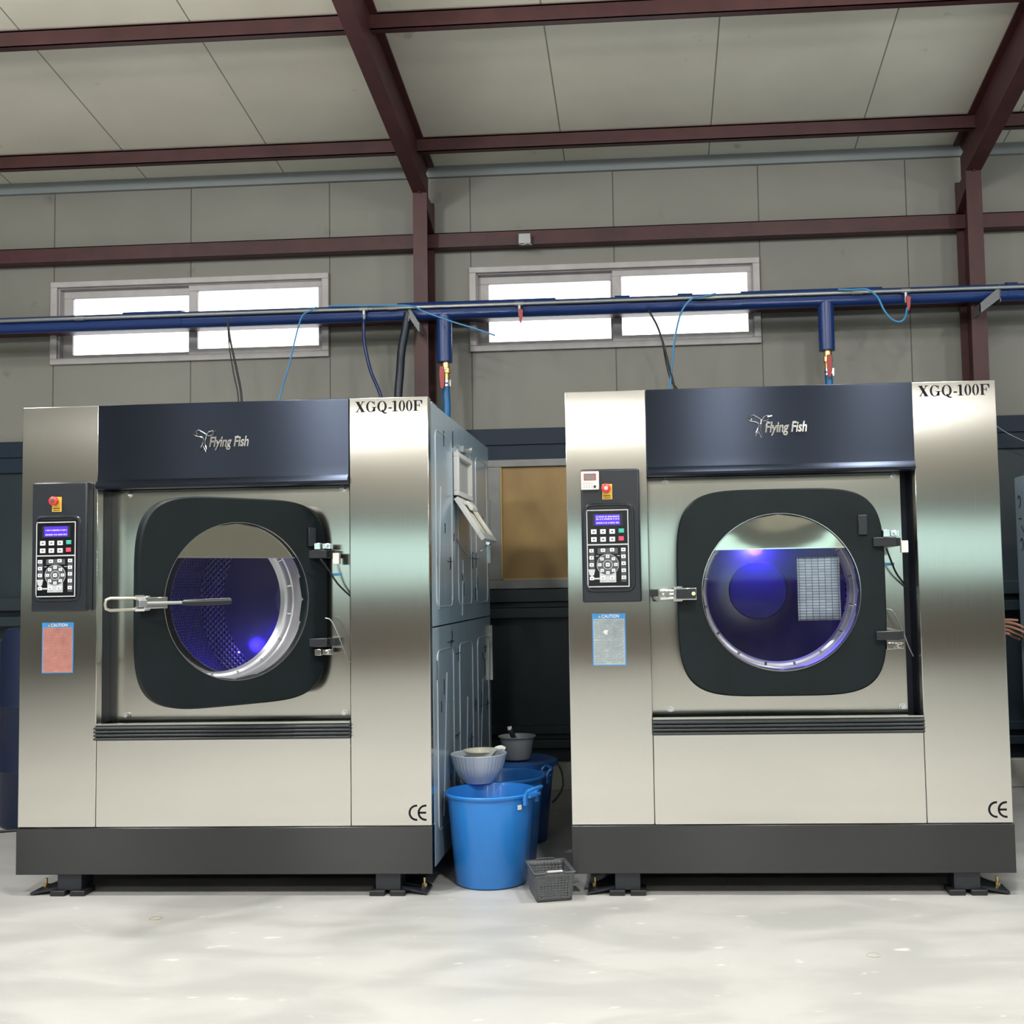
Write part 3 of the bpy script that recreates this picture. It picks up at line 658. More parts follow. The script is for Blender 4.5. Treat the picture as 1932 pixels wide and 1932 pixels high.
    thr = MB().lathe([(R, .036), (R-.001, .05), (.346, .075), (.346, .115), (.341, .12), (.341, .165), (.330, .172), (.322, .195), (.326, .20), (.336, .185), (.352, .12), (.3555, .05)], (0, 0, 0), 'y', 96).build('door_funnel', SATIN, door, smooth=25)
    for k in range(16):
        a = 2*PI*(k+.5)/16; c, s_ = math.cos(a), math.sin(a)
        MB().cyl((c*.344, .122, s_*.344), (c*.328, .135, s_*.328), .0055, n=10).build('rivet', CHROME, door)
    ch = .196; a0 = math.asin(ch/(R-.001)); pts = [((R-.001)*math.cos(a0+(PI-2*a0)*i/40), (R-.001)*math.sin(a0+(PI-2*a0)*i/40)) for i in range(41)]
    b = MB(); nn = 41; rows = []
    for j in range(9):
        f_ = j/8; rows.append([(x*(1-f_)+x*f_, .012+.010*math.sin(PI*f_)*0+.02*(1-f_)*0 - 0, z) for x, z in pts])
    # gently cylindrical polished splash plate
    N = 24; vs = []; fs = []
    for j in range(9):
        z = ch+(R-.002-ch)*j/8; hw = math.sqrt(max((R-.001)**2-z*z, 1e-6))
        for i in range(N+1):
            x = -hw+2*hw*i/N; vs.append((x, .018+.05*(z-ch)*(1-(x/.29)**2)*.35, z))
    for j in range(8):
        for i in range(N): k = j*(N+1)+i; fs.append((k, k+1, k+N+2, k+N+1))
    MB().add(vs, fs).build('splash_plate', MIRROR, door)
    MB().box(-.291, .291, .012, .022, ch-.004, ch+.001).build('splash_plate_edge', CHROME, door)
    MB().box(.349, .388, -.012, 0, .248, .336).build('door_clip', BOXM, door, bevel=.002)
    latch(door, open_)
    # hinges
    hy = -.125 if not open_ else .02; hx = 0 if not open_ else -.0
    for (zb, zc, s_) in ((1.571, 1.608, 1), (1.156, 1.111, -1)):
        h = MB().box(1.372+hx, 1.474+hx, hy, hy+.06, zb-.02, zb+.02).build('hinge', BLACKP, t, bevel=.003)
        MB().box(1.415+hx, 1.445+hx, hy-.004, hy+.05, zc-.015, zc+.015).box(1.45+hx, 1.49+hx, hy+.01, hy+.05, zc-.013, zc+.013).cyl((1.47+hx, hy+.012, zc), (1.47+hx, hy-.004, zc), .009, n=14).build('hinge_bracket', CHROME, h, bevel=.002)
        MB().box(1.46, 1.50, hy+.045, .14, zb-.018, zb+.018).build('hinge_arm', BOXM, h)
    MB().box(1.497, 1.528, hy+.02, hy+.05, 1.522, 1.575).build('door_switch', WHITE, t, bevel=.002)
    MB().box(1.466, 1.512, .132, .14, 1.468, 1.481).build('blue_tab', mat('sky_blue', (.12, .45, .85), .4) if not bpy.data.materials.get('sky_blue') else bpy.data.materials['sky_blue'], t)
    MB().tube([(1.452, .0, 1.545), (1.475, .04, 1.50), (1.51, .08, 1.43), (1.56, .12, 1.37)], .0045, smooth=5).build('sensor_wire', WIRE, t)
    MB().tube([(1.455, .06, 1.27), (1.485, .06, 1.255), (1.52, .06, 1.18), (1.55, .07, 1.1), (1.575, .09, 1.05)], .0028, smooth=5).build('grey_wire', SILV, t)
    control_panel(t, not open_, open_)
    # lettering, emblem, sticker
    serif_word(1.620, 2.234, 1.940, .050).build('model_lettering', INK, t)
    ce_mark(1.858, .337, .088, .073).build('ce_mark', INK, t)
    tx = text_mesh('maker_lettering', 'Flying Fish', .0665, CHROME, t, (.918, -.0085, 2.088), shear=.22, sx=.70, extrude=.0025, offset=.0012, bevel=.0008)
    S = .0002515; em = MB()
    def E(p): return [(.842+(x-295)*S, -.0085, 2.151-(y-285)*S) for x, y in p]
    em.tube(E([(545, 300), (500, 270), (440, 235), (400, 208), (350, 240), (295, 285), (350, 325), (430, 340), (480, 360), (500, 400), (480, 460), (468, 495), (440, 540), (425, 600), (490, 520), (540, 630), (552, 590), (525, 480), (535, 380), (548, 310)]), .0024, n=6)
    em.tube(E([(550, 310), (600, 245), (680, 225), (660, 255), (735, 235), (700, 270), (670, 300), (640, 325), (570, 325)]), .0024, n=6)
    em.tube(E([(350, 255), (366, 290), (352, 325)]), .0024, n=6); em.build('flying_fish_emblem', CHROME, t)
    st = MB().box(.109, .262, -.0015, 0, 1.033, 1.271).build('caution_sticker', BLUEB, t)
    MB().box(.114, .257, -.002, -.001, 1.037, 1.247).build('sticker_field', STICK1 if open_ else STICK2, st)
    text_mesh('sticker_heading', 'CAUTION', .0205, WHITE, st, (.152, -.0022, 1.2515), sx=.88, extrude=.0003, offset=.0004)
    MB().prism([(.137, 1.252), (.149, 1.252), (.143, 1.263)], 'y', -.0022, -.001).build('sticker_triangle', YELP, st)
    q = MB(); r7 = random.Random(11)
    for k in range(27):
        zz = 1.238-k*.0073; x = .119
        while x < .25:
            wd = r7.uniform(.004, .02); x2 = min(x+wd, .252)
            if r7.random() > .12: q.box(x, x2, -.0022, -.0019, zz-.0012, zz+.0012)
            x = x2+.0022
    q.build('sticker_print', mat('pink_print', (.33, .13, .12), .6) if open_ else STXT, st)
    if not open_: MB().prism([(.158, 1.187), (.166, 1.196), (.184, 1.194), (.176, 1.182), (.18, 1.174), (.168, 1.176)], 'y', -.0025, -.0018).build('sticker_tear', WHITE, st)
    # legs, pads, anchor plates
    for k, x in enumerate((.19, 1.70)):
        MB().box(x, x+.115, .012, .13, .022, .1).build('leg', BOXM, t, bevel=.002)
        for dx in (-.025, .07): MB().box(x+dx, x+dx+.07, -.01, .1, 0, .024).build('foot_pad', RUBBER, t, bevel=.003)
        s_ = -1 if k == 0 else 1; xe = x if k == 0 else x+.115; xo = xe+s_*.125
        an = MB().add([(xe, .03, .022), (xo, .0, .004), (xo, .13, .006), (xe, .26, .024), (xe, .03, .034), (xo, .0, .014), (xo, .13, .016), (xe, .26, .036)], [(0, 1, 2, 3), (7, 6, 5, 4), (0, 4, 5, 1), (1, 5, 6, 2), (2, 6, 7, 3), (3, 7, 4, 0)]).build('anchor_plate', BOXM, t)
        MB().cyl((xo-s_*.03, .09, .01), (xo-s_*.03, .09, .06), .006, n=10).cyl((xo-s_*.03, .09, .018), (xo-s_*.03, .09, .034), .013, n=6).build('anchor_bolt', BRASS, an)
        MB().box(x, x+.115, 1.75, 1.87, 0, .1).build('leg', BOXM, t)
    return t

m1 = washing_machine(-3.006, True, 'stainless industrial washing machine with its round glass door standing ajar, left one')
m2 = washing_machine(-.396, False, 'stainless industrial washing machine with its door closed and white timer box, right one')
# dispensing hatch on the right side of the left machine
X = 1.966
hb = ring(MB(), .66, 1.13, 1.885, 2.115, .695, 1.095, 1.91, 2.09, 0, 1)
hb.v = [(X+.002+y*.028, x, z) for x, y, z in hb.v]
hf = hb.build('hatch_frame', WHITE, m1, bevel=.003)
MB().box(X-.01, X+.008, .695, 1.095, 1.91, 2.09).build('hatch_opening', mat('hatch_inner', (.4, .4, .39), .5), hf)
ft = Matrix.Translation((X+.012, 0, 1.872)) @ Matrix.Rotation(math.radians(-33), 4, 'Y')
fl = ring(MB(), .66, 1.13, -.265, 0, .71, 1.08, -.225, -.04, -.012, .012); fl.v = [(y, x, z) for x, y, z in fl.v]; fl.xf(ft)
ff = fl.build('hatch_flap', WHITE, m1, bevel=.002)
b = MB().box(-.006, .004, .71, 1.08, -.225, -.04); b.xf(ft); b.build('flap_panel', IVORY, ff)
b = MB().box(.0035, .006, .93, .942, -.215, -.06); b.xf(ft); b.build('flap_slot', INK, ff)
b = MB().prism([(.012, -.02), (.03, -.025), (.034, -.07), (.022, -.085), (.012, -.075)], 'y', .82, .98); b.xf(ft); b.build('flap_tab', WHITE, ff, bevel=.003)
MB().cyl((X+.012, .69, 1.877), (X+.012, 1.10, 1.877), .010, n=12).build('flap_hinge', RUBBER, hf)
MB().box(X, X+.035, .80, .87, 2.128, 2.163).cyl((X+.0, .91, 2.147), (X+.065, .91, 2.147), .019, n=18).box(X, X+.03, .86, .97, 2.13, 2.16).build('side_clamp', SILV, m1, bevel=.003)
MB().tube([(X+.005, .72, 1.66), (X+.02, .83, 1.60), (X+.05, .92, 1.575), (X+.10, .95, 1.60), (X+.145, .94, 1.64)], .0035, smooth=6).cyl((X+.145, .90, 1.64), (X+.145, .98, 1.64), .011, n=12).build('hatch_chain', CHROME, m1)
MB().box(X, X+.012, 1.93, 1.95, 1.55, 1.95).build('side_strip', STEEL, m1)
MB().box(X, X+.02, 1.90, 1.958, .82, 1.16).build('side_strip', STEEL, m1)
MB().cyl((X-.03, .16, 2.29), (X-.03, .16, 2.315), .012, n=12).box(X-.04, X-.01, .15, .28, 2.29, 2.3).build('lifting_lug', SILV, m1)

# reflection of a chart, modelled as a sheet behind the closed door's glass
MBp = MB(); vs = []
for j in range(7):
    for i in range(5): vs.append((-.095+.19*i/4, .004*math.sin(j*1.1+i), -.142+.284*j/6))
MBp.add(vs, [(j*5+i, j*5+i+1, j*5+i+6, j*5+i+5) for j in range(6) for i in range(4)])
k = len(MBp.v)
ps = MBp.build('reflected_chart', reflected_sheet_mat(), loc=(.742, 5.262, 1.368)); so = ps.modifiers.new('solidify', 'SOLIDIFY'); so.thickness = .0006
tag(ps, 'pale printed timetable sheet behind the round glass of the closed door', 'paper')

# third machine at the right edge
t = empty('laundry_machine', (2.22, 5.25, 0)); tag(t, 'stainless machine with film covered side at the right edge of the photo', 'washing machine')
MB().box(0, 1.9, .02, 1.94, .1, 2.01).build('cabinet', FILM, t, bevel=.004)
MB().box(-.004, 1.904, -.005, .02, .1, 2.01).build('front_panel', STEEL, t)
MB().lathe([(.34, -.03), (.46, -.03), (.47, -.005), (.33, -.005)], (.95, 0, 1.2), 'y', 64, closed=True).build('door_ring', DOORM, t)
MB().lathe([(.001, -.02), (.34, -.02)], (.95, 0, 1.2), 'y', 48).build('door_glass', mat('dark_glass', (.01, .01, .02), .08), t)
for x in (.1, 1.7):
    for y in (.1, 1.75): MB().box(x, x+.1, y, y+.1, 0, .1).build('leg', BOXM, t)
b = MB()
for (yy, zz) in ((1.86, 1.86), (1.84, 1.60)):
    b.tube([(-.001, yy+.025*math.cos(q*.5), zz+.035*math.sin(q*.5)) for q in range(1, 11)], .0025, n=5)
b.tube([(-.001, 1.83, 1.755), (-.001, 1.88, 1.757)], .002, n=5); b.tube([(-.001, 1.84, 1.71), (-.001, 1.79, 1.67)], .002, n=5); b.build('marker_strokes', INK, t)

# ---------------------------------------------------------------- overhead pipes
PY, PZ = 7.66, 3.283
b = MB().cyl((XL, PY, PZ-.005), (XR, PY, PZ-.005), .057, n=28)
for (a, c) in ((-3.62, -3.2), (-1.7, -.62), (.2, .3), (.62, 1.55), (2.36, 2.43), (-.22, -.12)): b.cyl((a, PY, PZ), (c, PY, PZ), .062, n=28)
pp = b.build('insulated_pipe', BLUEW); tag(pp, 'long blue wrapped pipe running across the windows and columns', 'pipe')
for x in (-1.385, 1.183):
    MB().cyl((x, PY, PZ-.02), (x, PY, 2.925), .0525, n=28).build('drop_leg', BLUEW, pp, bevel=.004)
b = MB().cyl((XL, 7.575, 3.293), (XR, 7.575, 3.293), .0125, n=12)
for x in (-1.72, .42, 1.38, -3.9): b.cyl((x-.035, 7.575, 3.293), (x+.035, 7.575, 3.293), .016, n=12)
ap = b.build('air_pipe', SILV); tag(ap, 'thin silver pipe clipped along the front of the blue pipe', 'pipe')
for x, lv in ((-1.918, 0), (-.86, 1), (1.692, 1)):
    tp = MB().cyl((x-.03, 7.575, 3.293), (x+.03, 7.575, 3.293), .017, n=14).cyl((x, 7.575, 3.293), (x, 7.575, 3.25), .0125, n=14).cyl((x, 7.575, 3.25), (x, 7.58, 3.215), .009, n=12).cyl((x, 7.58, 3.25), (x, 7.58, 3.235), .012, n=6).build('tap', SILV, ap)
    if lv: MB().prism([(x-.002, 3.255), (x+.026, 3.245), (x+.022, 3.185), (x+.012, 3.15), (x+.002, 3.165)], 'y', 7.55, 7.556).build('tap_lever', REDH, tp)
def bracket(x0, x1, label):
    b = MB(); n = .055
    b.add([(x0, 7.585, 3.31), (x0, 7.645, 3.31), (x0, 7.585, 3.24), (x0, 7.645, 3.24)], [(0, 1, 3, 2)])
    dx = x1-x0
    b.prism([(x0-.002, 3.30), (x0+.002*1, 3.225), (x1, 3.125), (x1, 3.19), (x0+.28*dx, 3.27)], 'y', 7.575, 7.581)
    b.box(min(x1, x1+.0), max(x1, x1+.006), 7.575, 7.72, 3.125, 3.19).box(x0-.003, x0+.003, 7.575, 7.66, 3.2, 3.31)
    tag(b.build('pipe_bracket', (bpy.data.materials.get('dull_galvanized') or mat('dull_galvanized', (.16, .17, .18), .5, .4))), label, 'bracket', 'galvanized pipe brackets')
bracket(-1.612, -1.545, 'galvanized bracket holding the pipe on the middle column'); bracket(2.30, 2.165, 'galvanized bracket holding the pipe on the right column')
def ball_valve(x, label, side):
    t = empty('ball_valve', (x, PY, 2.925)); tag(t, label, 'valve', 'brass ball valves under the blue drop pipes')
    MB().cyl((0, 0, .01), (0, 0, -.04), .028, n=20).cyl((0, 0, -.04), (0, 0, -.075), .033, n=8).cyl((0, 0, -.075), (0, 0, -.12), .026, n=20).build('valve_body', BRASS, t, bevel=.002)
    MB().cyl((0, 0, -.12), (0, 0, -.14), .03, n=20).cyl((0, 0, -.15), (0, 0, -.165), .03, n=20).box(.018, .036, -.012, .012, -.165, -.12).build('hose_clamp', CHROME, t)
    MB().cyl((side*.0, -.03, -.05), (side*.0, -.055, -.05), .009, n=12).build('valve_stem', CHROME, t)
    MB().prism([(side-.014, -.035), (side+.014, -.035), (side+.018, -.09), (side+.016, -.165), (side+.004, -.19), (side-.01, -.185), (side-.016, -.12), (side-.018, -.09)], 'y', -.064, -.056).build('lever', REDH, t, bevel=.002)
ball_valve(-1.378, 'brass ball valve with red lever beside the middle column', -.016)
ball_valve(1.186, 'brass ball valve with red lever above the closed machine', .0)
def hose(name, pts, r, m, label, cat, smooth=8, n=10, group=None):
    return tag(MB().tube(pts, r, n=n, smooth=smooth).build(name, m), label, cat, group)
hose('water_hose', [(-1.378, PY, 2.80), (-1.376, PY, 2.70), (-1.372, 7.64, 2.55), (-1.40, 7.55, 2.3), (-1.45, 7.42, 2.0), (-1.5, 7.25, 1.9)], .026, BLUEH, 'blue water hose below the valve beside the middle column', 'hose', n=16, group='blue water hoses')
hose('water_hose', [(1.186, PY, 2.80), (1.19, PY, 2.70), (1.19, 7.64, 2.5), (1.1, 7.5, 2.2), (1.0, 7.25, 1.9)], .026, BLUEH, 'blue water hose below the valve above the closed machine', 'hose', n=16, group='blue water hoses')
hose('drain_hose', [(-1.622, 7.6, 3.26), (-1.64, 7.6, 3.15), (-1.668, 7.6, 3.0), (-1.675, 7.58, 2.85), (-1.685, 7.56, 2.67), (-1.68, 7.5, 2.3), (-1.66, 7.25, 1.8)], .028, mat('dark_navy_hose', (.006, .014, .03), .4), 'thick dark corrugated hose left of the middle column', 'hose', n=14)
hose('air_hose', [(-1.918, 7.58, 3.22), (-1.919, 7.57, 3.17), (-1.913, 7.57, 3.048), (-1.871, 7.56, 2.866), (-1.8, 7.56, 2.68), (-1.74, 7.5, 2.4), (-1.7, 7.3, 2.0)], .0115, mat('navy_hose', (.01, .025, .12), .35), 'dark blue hose curving down from a small tap', 'hose')
b = MB().tube([(-2.83, 7.5, 3.24), (-2.83, 7.5, 3.2), (-2.808, 7.5, 3.062), (-2.768, 7.5, 2.88), (-2.735, 7.5, 2.681), (-2.7, 7.4, 2.3), (-2.7, 7.25, 1.9)], .0075, smooth=6)
b.tube([(-2.832, 7.51, 3.24), (-2.83, 7.5, 3.19), (-2.82, 7.5, 3.044), (-2.79, 7.5, 2.862), (-2.757, 7.5, 2.682), (-2.72, 7.4, 2.3), (-2.72, 7.25, 1.9)], .0045, smooth=6)
tag(b.build('power_cable', WIRE), 'pair of black cables hanging in front of the left window', 'cable')
b = MB().tube([(.0, 7.52, 3.22), (.019, 7.5, 3.174), (.059, 7.5, 3.094), (.098, 7.5, 2.97), (.129, 7.5, 2.828), (.165, 7.5, 2.66), (.2, 7.4, 2.3), (.2, 7.25, 1.9)], .0075, smooth=6)
b.tube([(.09, 7.51, 2.99), (.115, 7.51, 2.83), (.145, 7.51, 2.72), (.19, 7.5, 2.64), (.22, 7.4, 2.3), (.22, 7.25, 1.9)], .0045, smooth=6)
tag(b.build('power_cable', WIRE), 'black cables hanging in front of the right window', 'cable')
hose('air_tube', [(-2.24, 7.55, 3.31), (-2.266, 7.52, 3.279), (-2.313, 7.5, 3.248), (-2.35, 7.5, 3.155), (-2.412, 7.5, 2.905), (-2.478, 7.5, 2.674), (-2.5, 7.4, 2.3), (-2.5, 7.25, 2.0)], .0055, LBLUE, 'light blue air tube in front of the left window', 'tube')
hose('air_tube', [(-2.15, 7.54, 3.312), (-1.75, 7.53, 3.30), (-1.581, 7.53, 3.29), (-1.492, 7.5, 3.242), (-1.314, 7.5, 3.172), (-1.172, 7.5, 3.124), (-1.066, 7.5, 3.085), (-1.02, 7.52, 3.07)], .0055, LBLUE, 'light blue air tube slanting across the blue drop pipe', 'tube')
hose('air_tube', [(.45, 7.55, 3.31), (.376, 7.53, 3.29), (.289, 7.5, 3.267), (.218, 7.5, 3.178), (.172, 7.5, 3.003), (.15, 7.5, 2.827), (.136, 7.5, 2.67), (.13, 7.4, 2.3), (.13, 7.25, 2.0)], .0065, LBLUE, 'light blue air tube in front of the right window', 'tube')
hose('air_tube', [(1.25, 7.55, 3.31), (1.334, 7.53, 3.30), (1.426, 7.5, 3.291), (1.492, 7.5, 3.24), (1.533, 7.5, 3.151), (1.579, 7.5, 3.09), (1.629, 7.5, 3.071), (1.664, 7.5, 3.094), (1.69, 7.54, 3.17)], .0065, LBLUE, 'light blue air tube looping to the tap near the right column', 'tube')
jb = MB().box(-.895, -.808, 7.88, 7.934, 3.795, 3.868).build('girt_lamp_box', SILV, bevel=.003); tag(jb, 'small grey metal box fixed on the wall girt', 'box')
MB().tube([(-.89, 7.87, 3.788), (-.86, 7.86, 3.78), (-.83, 7.86, 3.792), (-.80, 7.87, 3.782)], .004).build('clip', CHROME, jb)
hose('sagging_cable', [(2.25, 7.9, 2.50), (2.33, 7.9, 2.43), (2.42, 7.88, 2.36), (2.6, 7.88, 2.27)], .003, SILV, 'thin pale cable sagging beside the right machine', 'cable')

# ---------------------------------------------------------------- tubs, bowls, basket
def tub(x, y, rb, rt, h, m, label, n=64):
    t = empty('plastic_tub', (x, y, 0)); tag(t, label, 'tub', 'round blue plastic tubs')
    th = .005
    MB().lathe([(.0005, 0), (rb-.012, 0), (rb, .01), (rt-.006, h-.016), (rt+.006, h-.014), (rt+.009, h-.004), (rt+.004, h), (rt-.006, h-.002), (rt-.011, h-.016), (rb-th, .02), (.0005, .014)], (0, 0, 0), 'z', n).build('tub_body', m, t, smooth=50)
    return t
def tub_handle(t, ang, rt, h, m):
    e = MB(); z0 = h-.03
    P = [(rt+.0, -.06, z0), (rt+.012, -.058, h+.008), (rt+.03, -.052, h+.022), (rt+.035, .052, h+.022), (rt+.012, .058, h+.008), (rt, .06, z0)]
    e.tube(P, .0085, n=8, smooth=3); e.box(rt-.004, rt+.03, -.052, .052, h-.016, h-.004); e.box(rt-.003, rt+.012, -.065, -.045, h-.05, h); e.box(rt-.003, rt+.012, .045, .065, h-.05, h)
    e.xf(Matrix.Rotation(ang, 4, 'Z')); e.build('handle', m, t, bevel=.002)
T1 = (-.803, 5.545); T2 = (-.800, 5.985); T3 = (-.785, 6.445); TH = .432
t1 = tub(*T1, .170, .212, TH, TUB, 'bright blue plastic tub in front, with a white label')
tub_handle(t1, math.radians(-22), .214, TH, TUB)
q = MB().box(-.012, .012, -.0012, 0, -.011, .011)
ax = math.radians(-42); rr = .2085
q.xf(Matrix.Translation((rr*math.cos(ax), rr*math.sin(ax), .375)) @ Matrix.Rotation(ax+PI/2, 4, 'Z')); lb = q.build('white_label', WHITE, t1)
t2 = tub(*T2, .165, .212, TH, mat('shaded_mid_blue_plastic', (.012, .11, .36), .3, coat=.1), 'middle blue tub of the row, open, behind the front tub')  # darker copy of the front tub's blue; shade is put into the colour
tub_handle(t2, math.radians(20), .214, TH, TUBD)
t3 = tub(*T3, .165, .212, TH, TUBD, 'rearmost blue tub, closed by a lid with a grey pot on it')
MB().lathe([(.0005, TH+.006), (.15, TH+.008), (.165, TH+.016), (.20, TH+.014), (.226, TH+.006), (.228, TH-.02), (.222, TH-.02), (.219, TH+.0005), (.0005, TH+.0005)], (0, 0, 0), 'z', 64).build('lid', TUBD, t3)
MB().tube([(.222, .03, TH-.01), (.25, .0, TH-.06), (.26, -.03, TH-.13), (.23, -.05, TH-.19), (.20, -.06, TH-.22)], .006, n=8, smooth=6).build('bail_handle', BLACKP, t3)
BZ = TH+.0008; BX, BY = -.892, 5.765
bw = MB().lathe([(.0005, .004), (.066, .004), (.068, 0), (.074, 0), (.078, .008), (.102, .035), (.122, .075), (.134, .12), (.141, .14), (.139, .143), (.131, .139), (.118, .075), (.098, .038), (.07, .012), (.0005, .01)], (0, 0, 0), 'z', 160)
for i_, (x_, y_, z_) in enumerate(bw.v):
    if .006 < z_ < .125:
        k_ = 1+.010*math.cos(40*math.atan2(y_, x_)); bw.v[i_] = (x_*k_, y_*k_, z_)
bw = bw.build('mixing_bowl', BOWL, loc=(BX, BY, BZ), smooth=50)
tag(bw, 'grey ribbed bowl resting across the rims of the two front tubs', 'bowl')
ib = MB().lathe([(.0005, 0), (.045, 0), (.05, .006), (.07, .055), (.082, .072), (.09, .076), (.09, .08), (.08, .079), (.066, .056), (.046, .01), (.0005, .006)], (0, 0, 0), 'z', 48).build('small_bowl', IVORY, loc=(BX+.01, BY+.01, BZ+.0775), smooth=50)
tag(ib, 'small ivory bowl sitting inside the grey bowl', 'bowl')
sp = MB().tube([(.0, -.02, .06), (.055, -.03, .085), (.095, -.03, .098), (.118, -.028, .092)], [.006, .010, .0125, .010], n=10, smooth=4).build('scoop', WHITE, loc=(BX+.02, BY-.01, BZ+.075)); tag(sp, 'white handled scoop lying across the ivory bowl', 'scoop')
MB().prism([(-.01, .045), (.05, .06), (.085, .098), (.06, .098), (.0, .06)], 'y', -.05, -.02).build('scoop_blade', mat('scoop_grey', (.4, .42, .4), .4), sp)
pt = MB().lathe([(.0005, 0), (.07, 0), (.076, .006), (.09, .10), (.094, .118), (.104, .124), (.104, .128), (.094, .126), (.086, .10), (.07, .01), (.0005, .006)], (0, 0, 0), 'z', 48).build('grey_pot', POT, loc=(-.775, 6.40, TH+.0172), smooth=50)
tag(pt, 'grey plastic pot standing on the lid of the rear tub', 'pot')
sc2 = MB().tube([(0, 0, .02), (-.01, -.0, .10), (-.028, -.01, .155), (-.034, -.012, .17)], [.010, .014, .014, .012], n=10, smooth=3).build('ladle', BOXM, loc=(-.775, 6.37, TH+.018)); tag(sc2, 'dark handled ladle standing in the grey pot', 'ladle')
MB().cyl((-.034, -.012, .165), (-.037, -.013, .182), .0125, n=12).build('ladle_end', WHITE, sc2)
# perforated basket
bk = empty('storage_basket', (-.500, 5.30, 0), math.radians(15)); tag(bk, 'dark grey perforated plastic basket on the floor by the tubs', 'basket')
def bpt(u, v, w_, side):
    """u 0..1 along, w_ 0..1 up ; tapered box"""
    hx = .078+.011*w_; hy = .105+.02*w_; z = .004+.126*w_
    return {'f': (-hx+2*hx*u, -hy, z), 'b': (hx-2*hx*u, hy, z), 'l': (-hx, hy-2*hy*u, z), 'r': (hx, -hy+2*hy*u, z)}[side]
for side, nu in (('f', 9), ('b', 9), ('l', 12), ('r', 12)):
    b = MB(); nw = 8
    us = [0, .12]+[.12+.76*(i+ (0 if k else 0))/(nu*2-1) for i in range(1, nu*2-1) for k in (0,)]+[.88, 1]
    ws = [0, .14]+[.14+.68*i/(nw*2-1) for i in range(1, nw*2-1)]+[.82, 1]
    nU, nW = len(us), len(ws); vs = [bpt(u, 0, w_, side) for w_ in ws for u in us]; fs = []
    for j in range(nW-1):
        for i in range(nU-1):
            if 0 < i < nU-2 and 0 < j < nW-2 and i % 2 == 1 and j % 2 == 1: continue
            k = j*nU+i; fs.append((k, k+1, k+nU+1, k+nU))
    b.add(vs, fs); o = b.build('basket_wall', BASK, bk); s_ = o.modifiers.new('solidify', 'SOLIDIFY'); s_.thickness = .0022; s_.offset = 0
MB().box(-.076, .076, -.103, .103, .001, .006).build('basket_bottom', BASK, bk)
b = MB(); P = [(-.091, -.127), (-.045, -.127), (-.037, -.127), (.037, -.127), (.045, -.127), (.091, -.127), (.091, .127), (.045, .127), (.037, .127), (-.037, .127), (-.045, .127), (-.091, .127), (-.091, -.127)]
Zs = [.13, .13, .137, .137, .13, .13, .13, .13, .137, .137, .13, .13, .13]
b.tube([(x, y, z) for (x, y), z in zip(P, Zs)], .0038, n=6); b.build('basket_rim', BASK, bk)
MB().box(-.035, .035, -.132, -.124, .133, .142).build('rim_grip', mat('pale_grip', (.5, .5, .5), .4), bk, bevel=.002)
# barrel behind the left machine
br = MB().lathe([(.0005, 0), (.27, 0), (.285, .02), (.285, .33), (.29, .34), (.285, .35), (.285, .72), (.29, .73), (.285, .74), (.285, 1.12), (.26, 1.19), (.24, 1.2), (.0005, 1.195)], (0, 0, 0), 'z', 48).build('plastic_barrel', mat('navy_barrel', (.003, .009, .035), .5), loc=(-3.765, 7.0, 0)); tag(br, 'dark blue plastic barrel behind the left edge of the left machine', 'barrel')
q = MB()
for (aa, z0, z1, wd) in ((197, 1.07, 1.13, .03), (190, 1.08, 1.14, .03), (197, .62, .68, .02), (200, .02, .07, .05)):
    a = math.radians(aa); q.box(-wd/2, wd/2, -.001, 0, z0, z1); q.xf(Matrix.Translation((.2865*math.cos(a), .2865*math.sin(a), 0)) @ Matrix.Rotation(a+PI/2, 4, 'Z'), len(q.v)-8)
q.build('barrel_print', WHITE, br)
hose('floor_cable', [(-4.6, 6.55, .008), (-4.1, 6.62, .008), (-3.7, 6.75, .008), (-3.3, 6.9, .008)], .008, WIRE, 'black cable lying on the floor left of the left machine', 'cable')
for (x, y, l) in ((-2.18, 4.94, 'tan rubber band on the floor in front of the left machine'), (.79, 4.47, 'pale thin ring lying on the floor before the closed machine')):
    b = MB(); b.tube([(.026*math.cos(2*PI*i/24), .026*math.sin(2*PI*i/24), .0016) for i in range(25)], .0014, n=5, caps=False)
    tag(b.build('rubber_band', mat('rubber_tan', (.4, .34, .22), .6) if x < 0 else mat('rubber_pale', (.42, .42, .36), .6), loc=(x, y, 0)), l, 'ring')

# ---------------------------------------------------------------- person behind the right machine, hand round the edge of the next machine
def skinned(name, m, chains, parent, sub=2):
    """chains: list of (points, radii, parent index or None); one mesh, skin + subdivision"""
    vs, es, rs, roots = [], [], [], []
    for pts, rad, at in chains:
        prev = at
        if at is None: roots.append(len(vs))
        for p, r in zip(pts, rad):
            vs.append(p); rs.append(r)
            if prev is not None: es.append((prev, len(vs)-1))
            prev = len(vs)-1
    me = bpy.data.meshes.new(name); me.from_pydata(vs, es, []); me.materials.append(m)
    o = bpy.data.objects.new(name, me); col.objects.link(o); o.parent = parent
    sk = o.modifiers.new('skin', 'SKIN'); sk.use_smooth_shade = True
    for i, r in enumerate(rs): me.skin_vertices[0].data[i].radius = (r, r)
    for i in roots: me.skin_vertices[0].data[i].use_root = True
    ss = o.modifiers.new('sub', 'SUBSURF'); ss.levels = sub; ss.render_levels = sub
    return o
pr = empty('person', (1.72, 7.62, 0)); tag(pr, 'person hidden behind the right machine, one hand gripping the next machine', 'person')
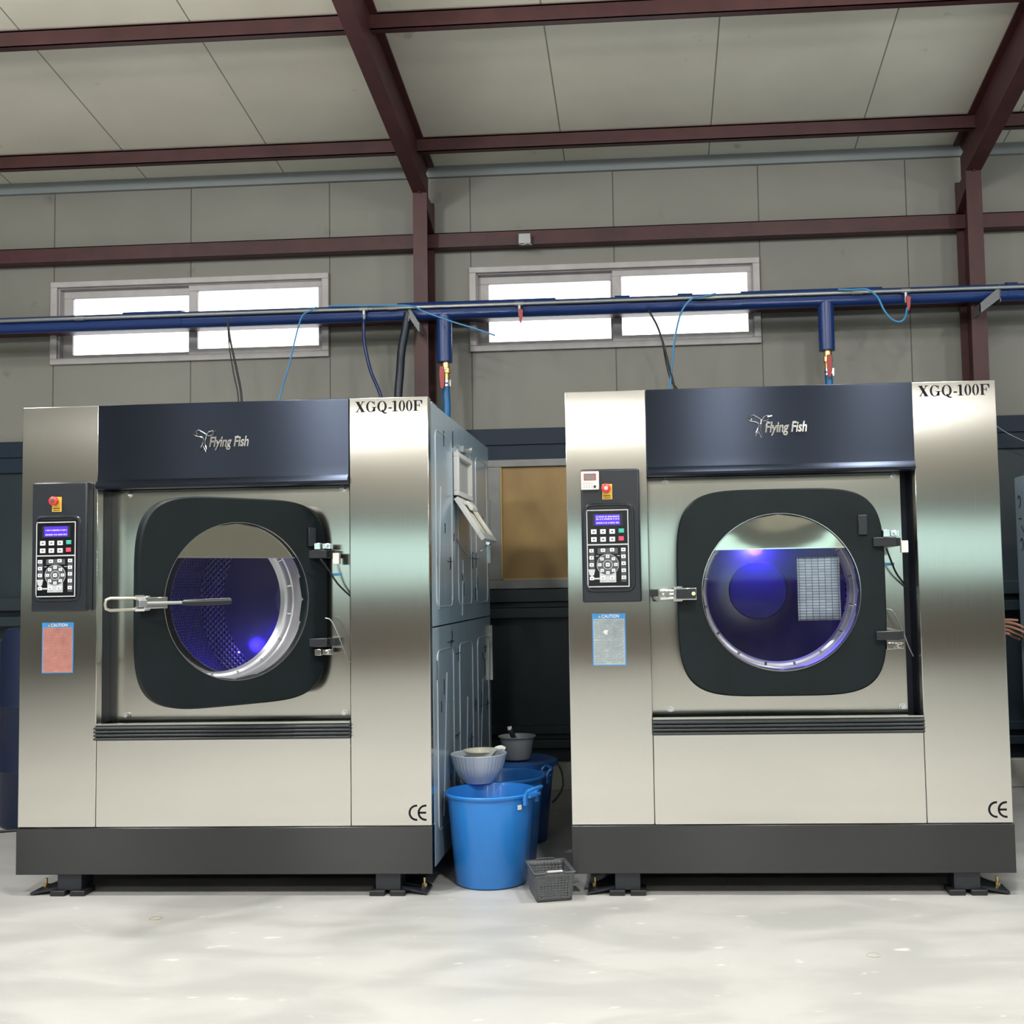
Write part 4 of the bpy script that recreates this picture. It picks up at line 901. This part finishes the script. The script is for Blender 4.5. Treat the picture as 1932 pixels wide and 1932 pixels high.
# shoulder towards +x; arm reaches right and forward
body = [([(0, 0, .95), (0, 0, 1.12), (0, 0, 1.28), (0, 0, 1.42), (0, 0, 1.50), (0, -.01, 1.58), (0, -.015, 1.66), (0, -.01, 1.73)], [.13, .125, .14, .13, .055, .07, .092, .06], None)]
# indices: 0 pelvis,3 chest
n0 = 8
body.append(([(.09, 0, .86), (.10, -.01, .48), (.10, .02, .09), (.10, -.10, .04)], [.085, .06, .042, .035], 0))
body.append(([(-.09, 0, .86), (-.10, -.01, .48), (-.10, .02, .09), (-.10, -.10, .04)], [.085, .06, .042, .035], 0))
body.append(([(-.17, 0, 1.40), (-.21, .0, 1.12), (-.20, -.06, .88), (-.20, -.08, .80)], [.05, .04, .032, .03], 3))
body.append(([(.15, 0, 1.38), (.20, .03, 1.22), (.27, -.12, 1.12), (.36, -.30, 1.10), (.395, -.35, 1.098), (.425, -.40, 1.094)], [.05, .042, .035, .024, .026, .022], 3))
skinned('body', SKIN, body, pr)
fing = []
# knuckles near the corner of the next machine, tips on its side face (world x 2.21)
for (z0, z1, z2, ln) in ((1.128, 1.118, 1.098, 1.0), (1.104, 1.088, 1.066, 1.04), (1.082, 1.062, 1.042, .98), (1.062, 1.038, 1.022, .85)):
    fing.append(([(.40, -.37, z0), (.432, -.425, z0-.002), (.462, -.475*ln-.0, z1), (.478, -.505*ln, (z1+z2)/2), (.488, -.53*ln, z2)], [.012, .0105, .0092, .0085, .007], None))
fing.append(([(.39, -.36, 1.12), (.42, -.405, 1.140), (.45, -.44, 1.142), (.478, -.468, 1.140)], [.014, .0115, .0095, .0075], None))
skinned('hand', SKIN, fing, pr)
skinned('shirt', SHIRT, [([(0, 0, .98), (0, 0, 1.12), (0, 0, 1.28), (0, 0, 1.43)], [.15, .145, .16, .14], None), ([(.16, 0, 1.39), (.205, .03, 1.22), (.262, -.11, 1.125), (.31, -.2, 1.11)], [.062, .055, .046, .04], 3), ([(-.175, 0, 1.41), (-.215, 0, 1.13), (-.20, -.055, .92)], [.062, .05, .042], 3)], pr)
skinned('trousers', TROUS, [([(0, 0, .97), (0, 0, .90)], [.145, .14], None), ([(.095, 0, .82), (.10, -.01, .48), (.10, .02, .10)], [.098, .075, .06], 1), ([(-.095, 0, .82), (-.10, -.01, .48), (-.10, .02, .10)], [.098, .075, .06], 1)], pr)
MB().ball((0, 0, 1.70), .108, 20, sc=(.88, 1.0, 1.05)).build('hair', HAIR, pr)
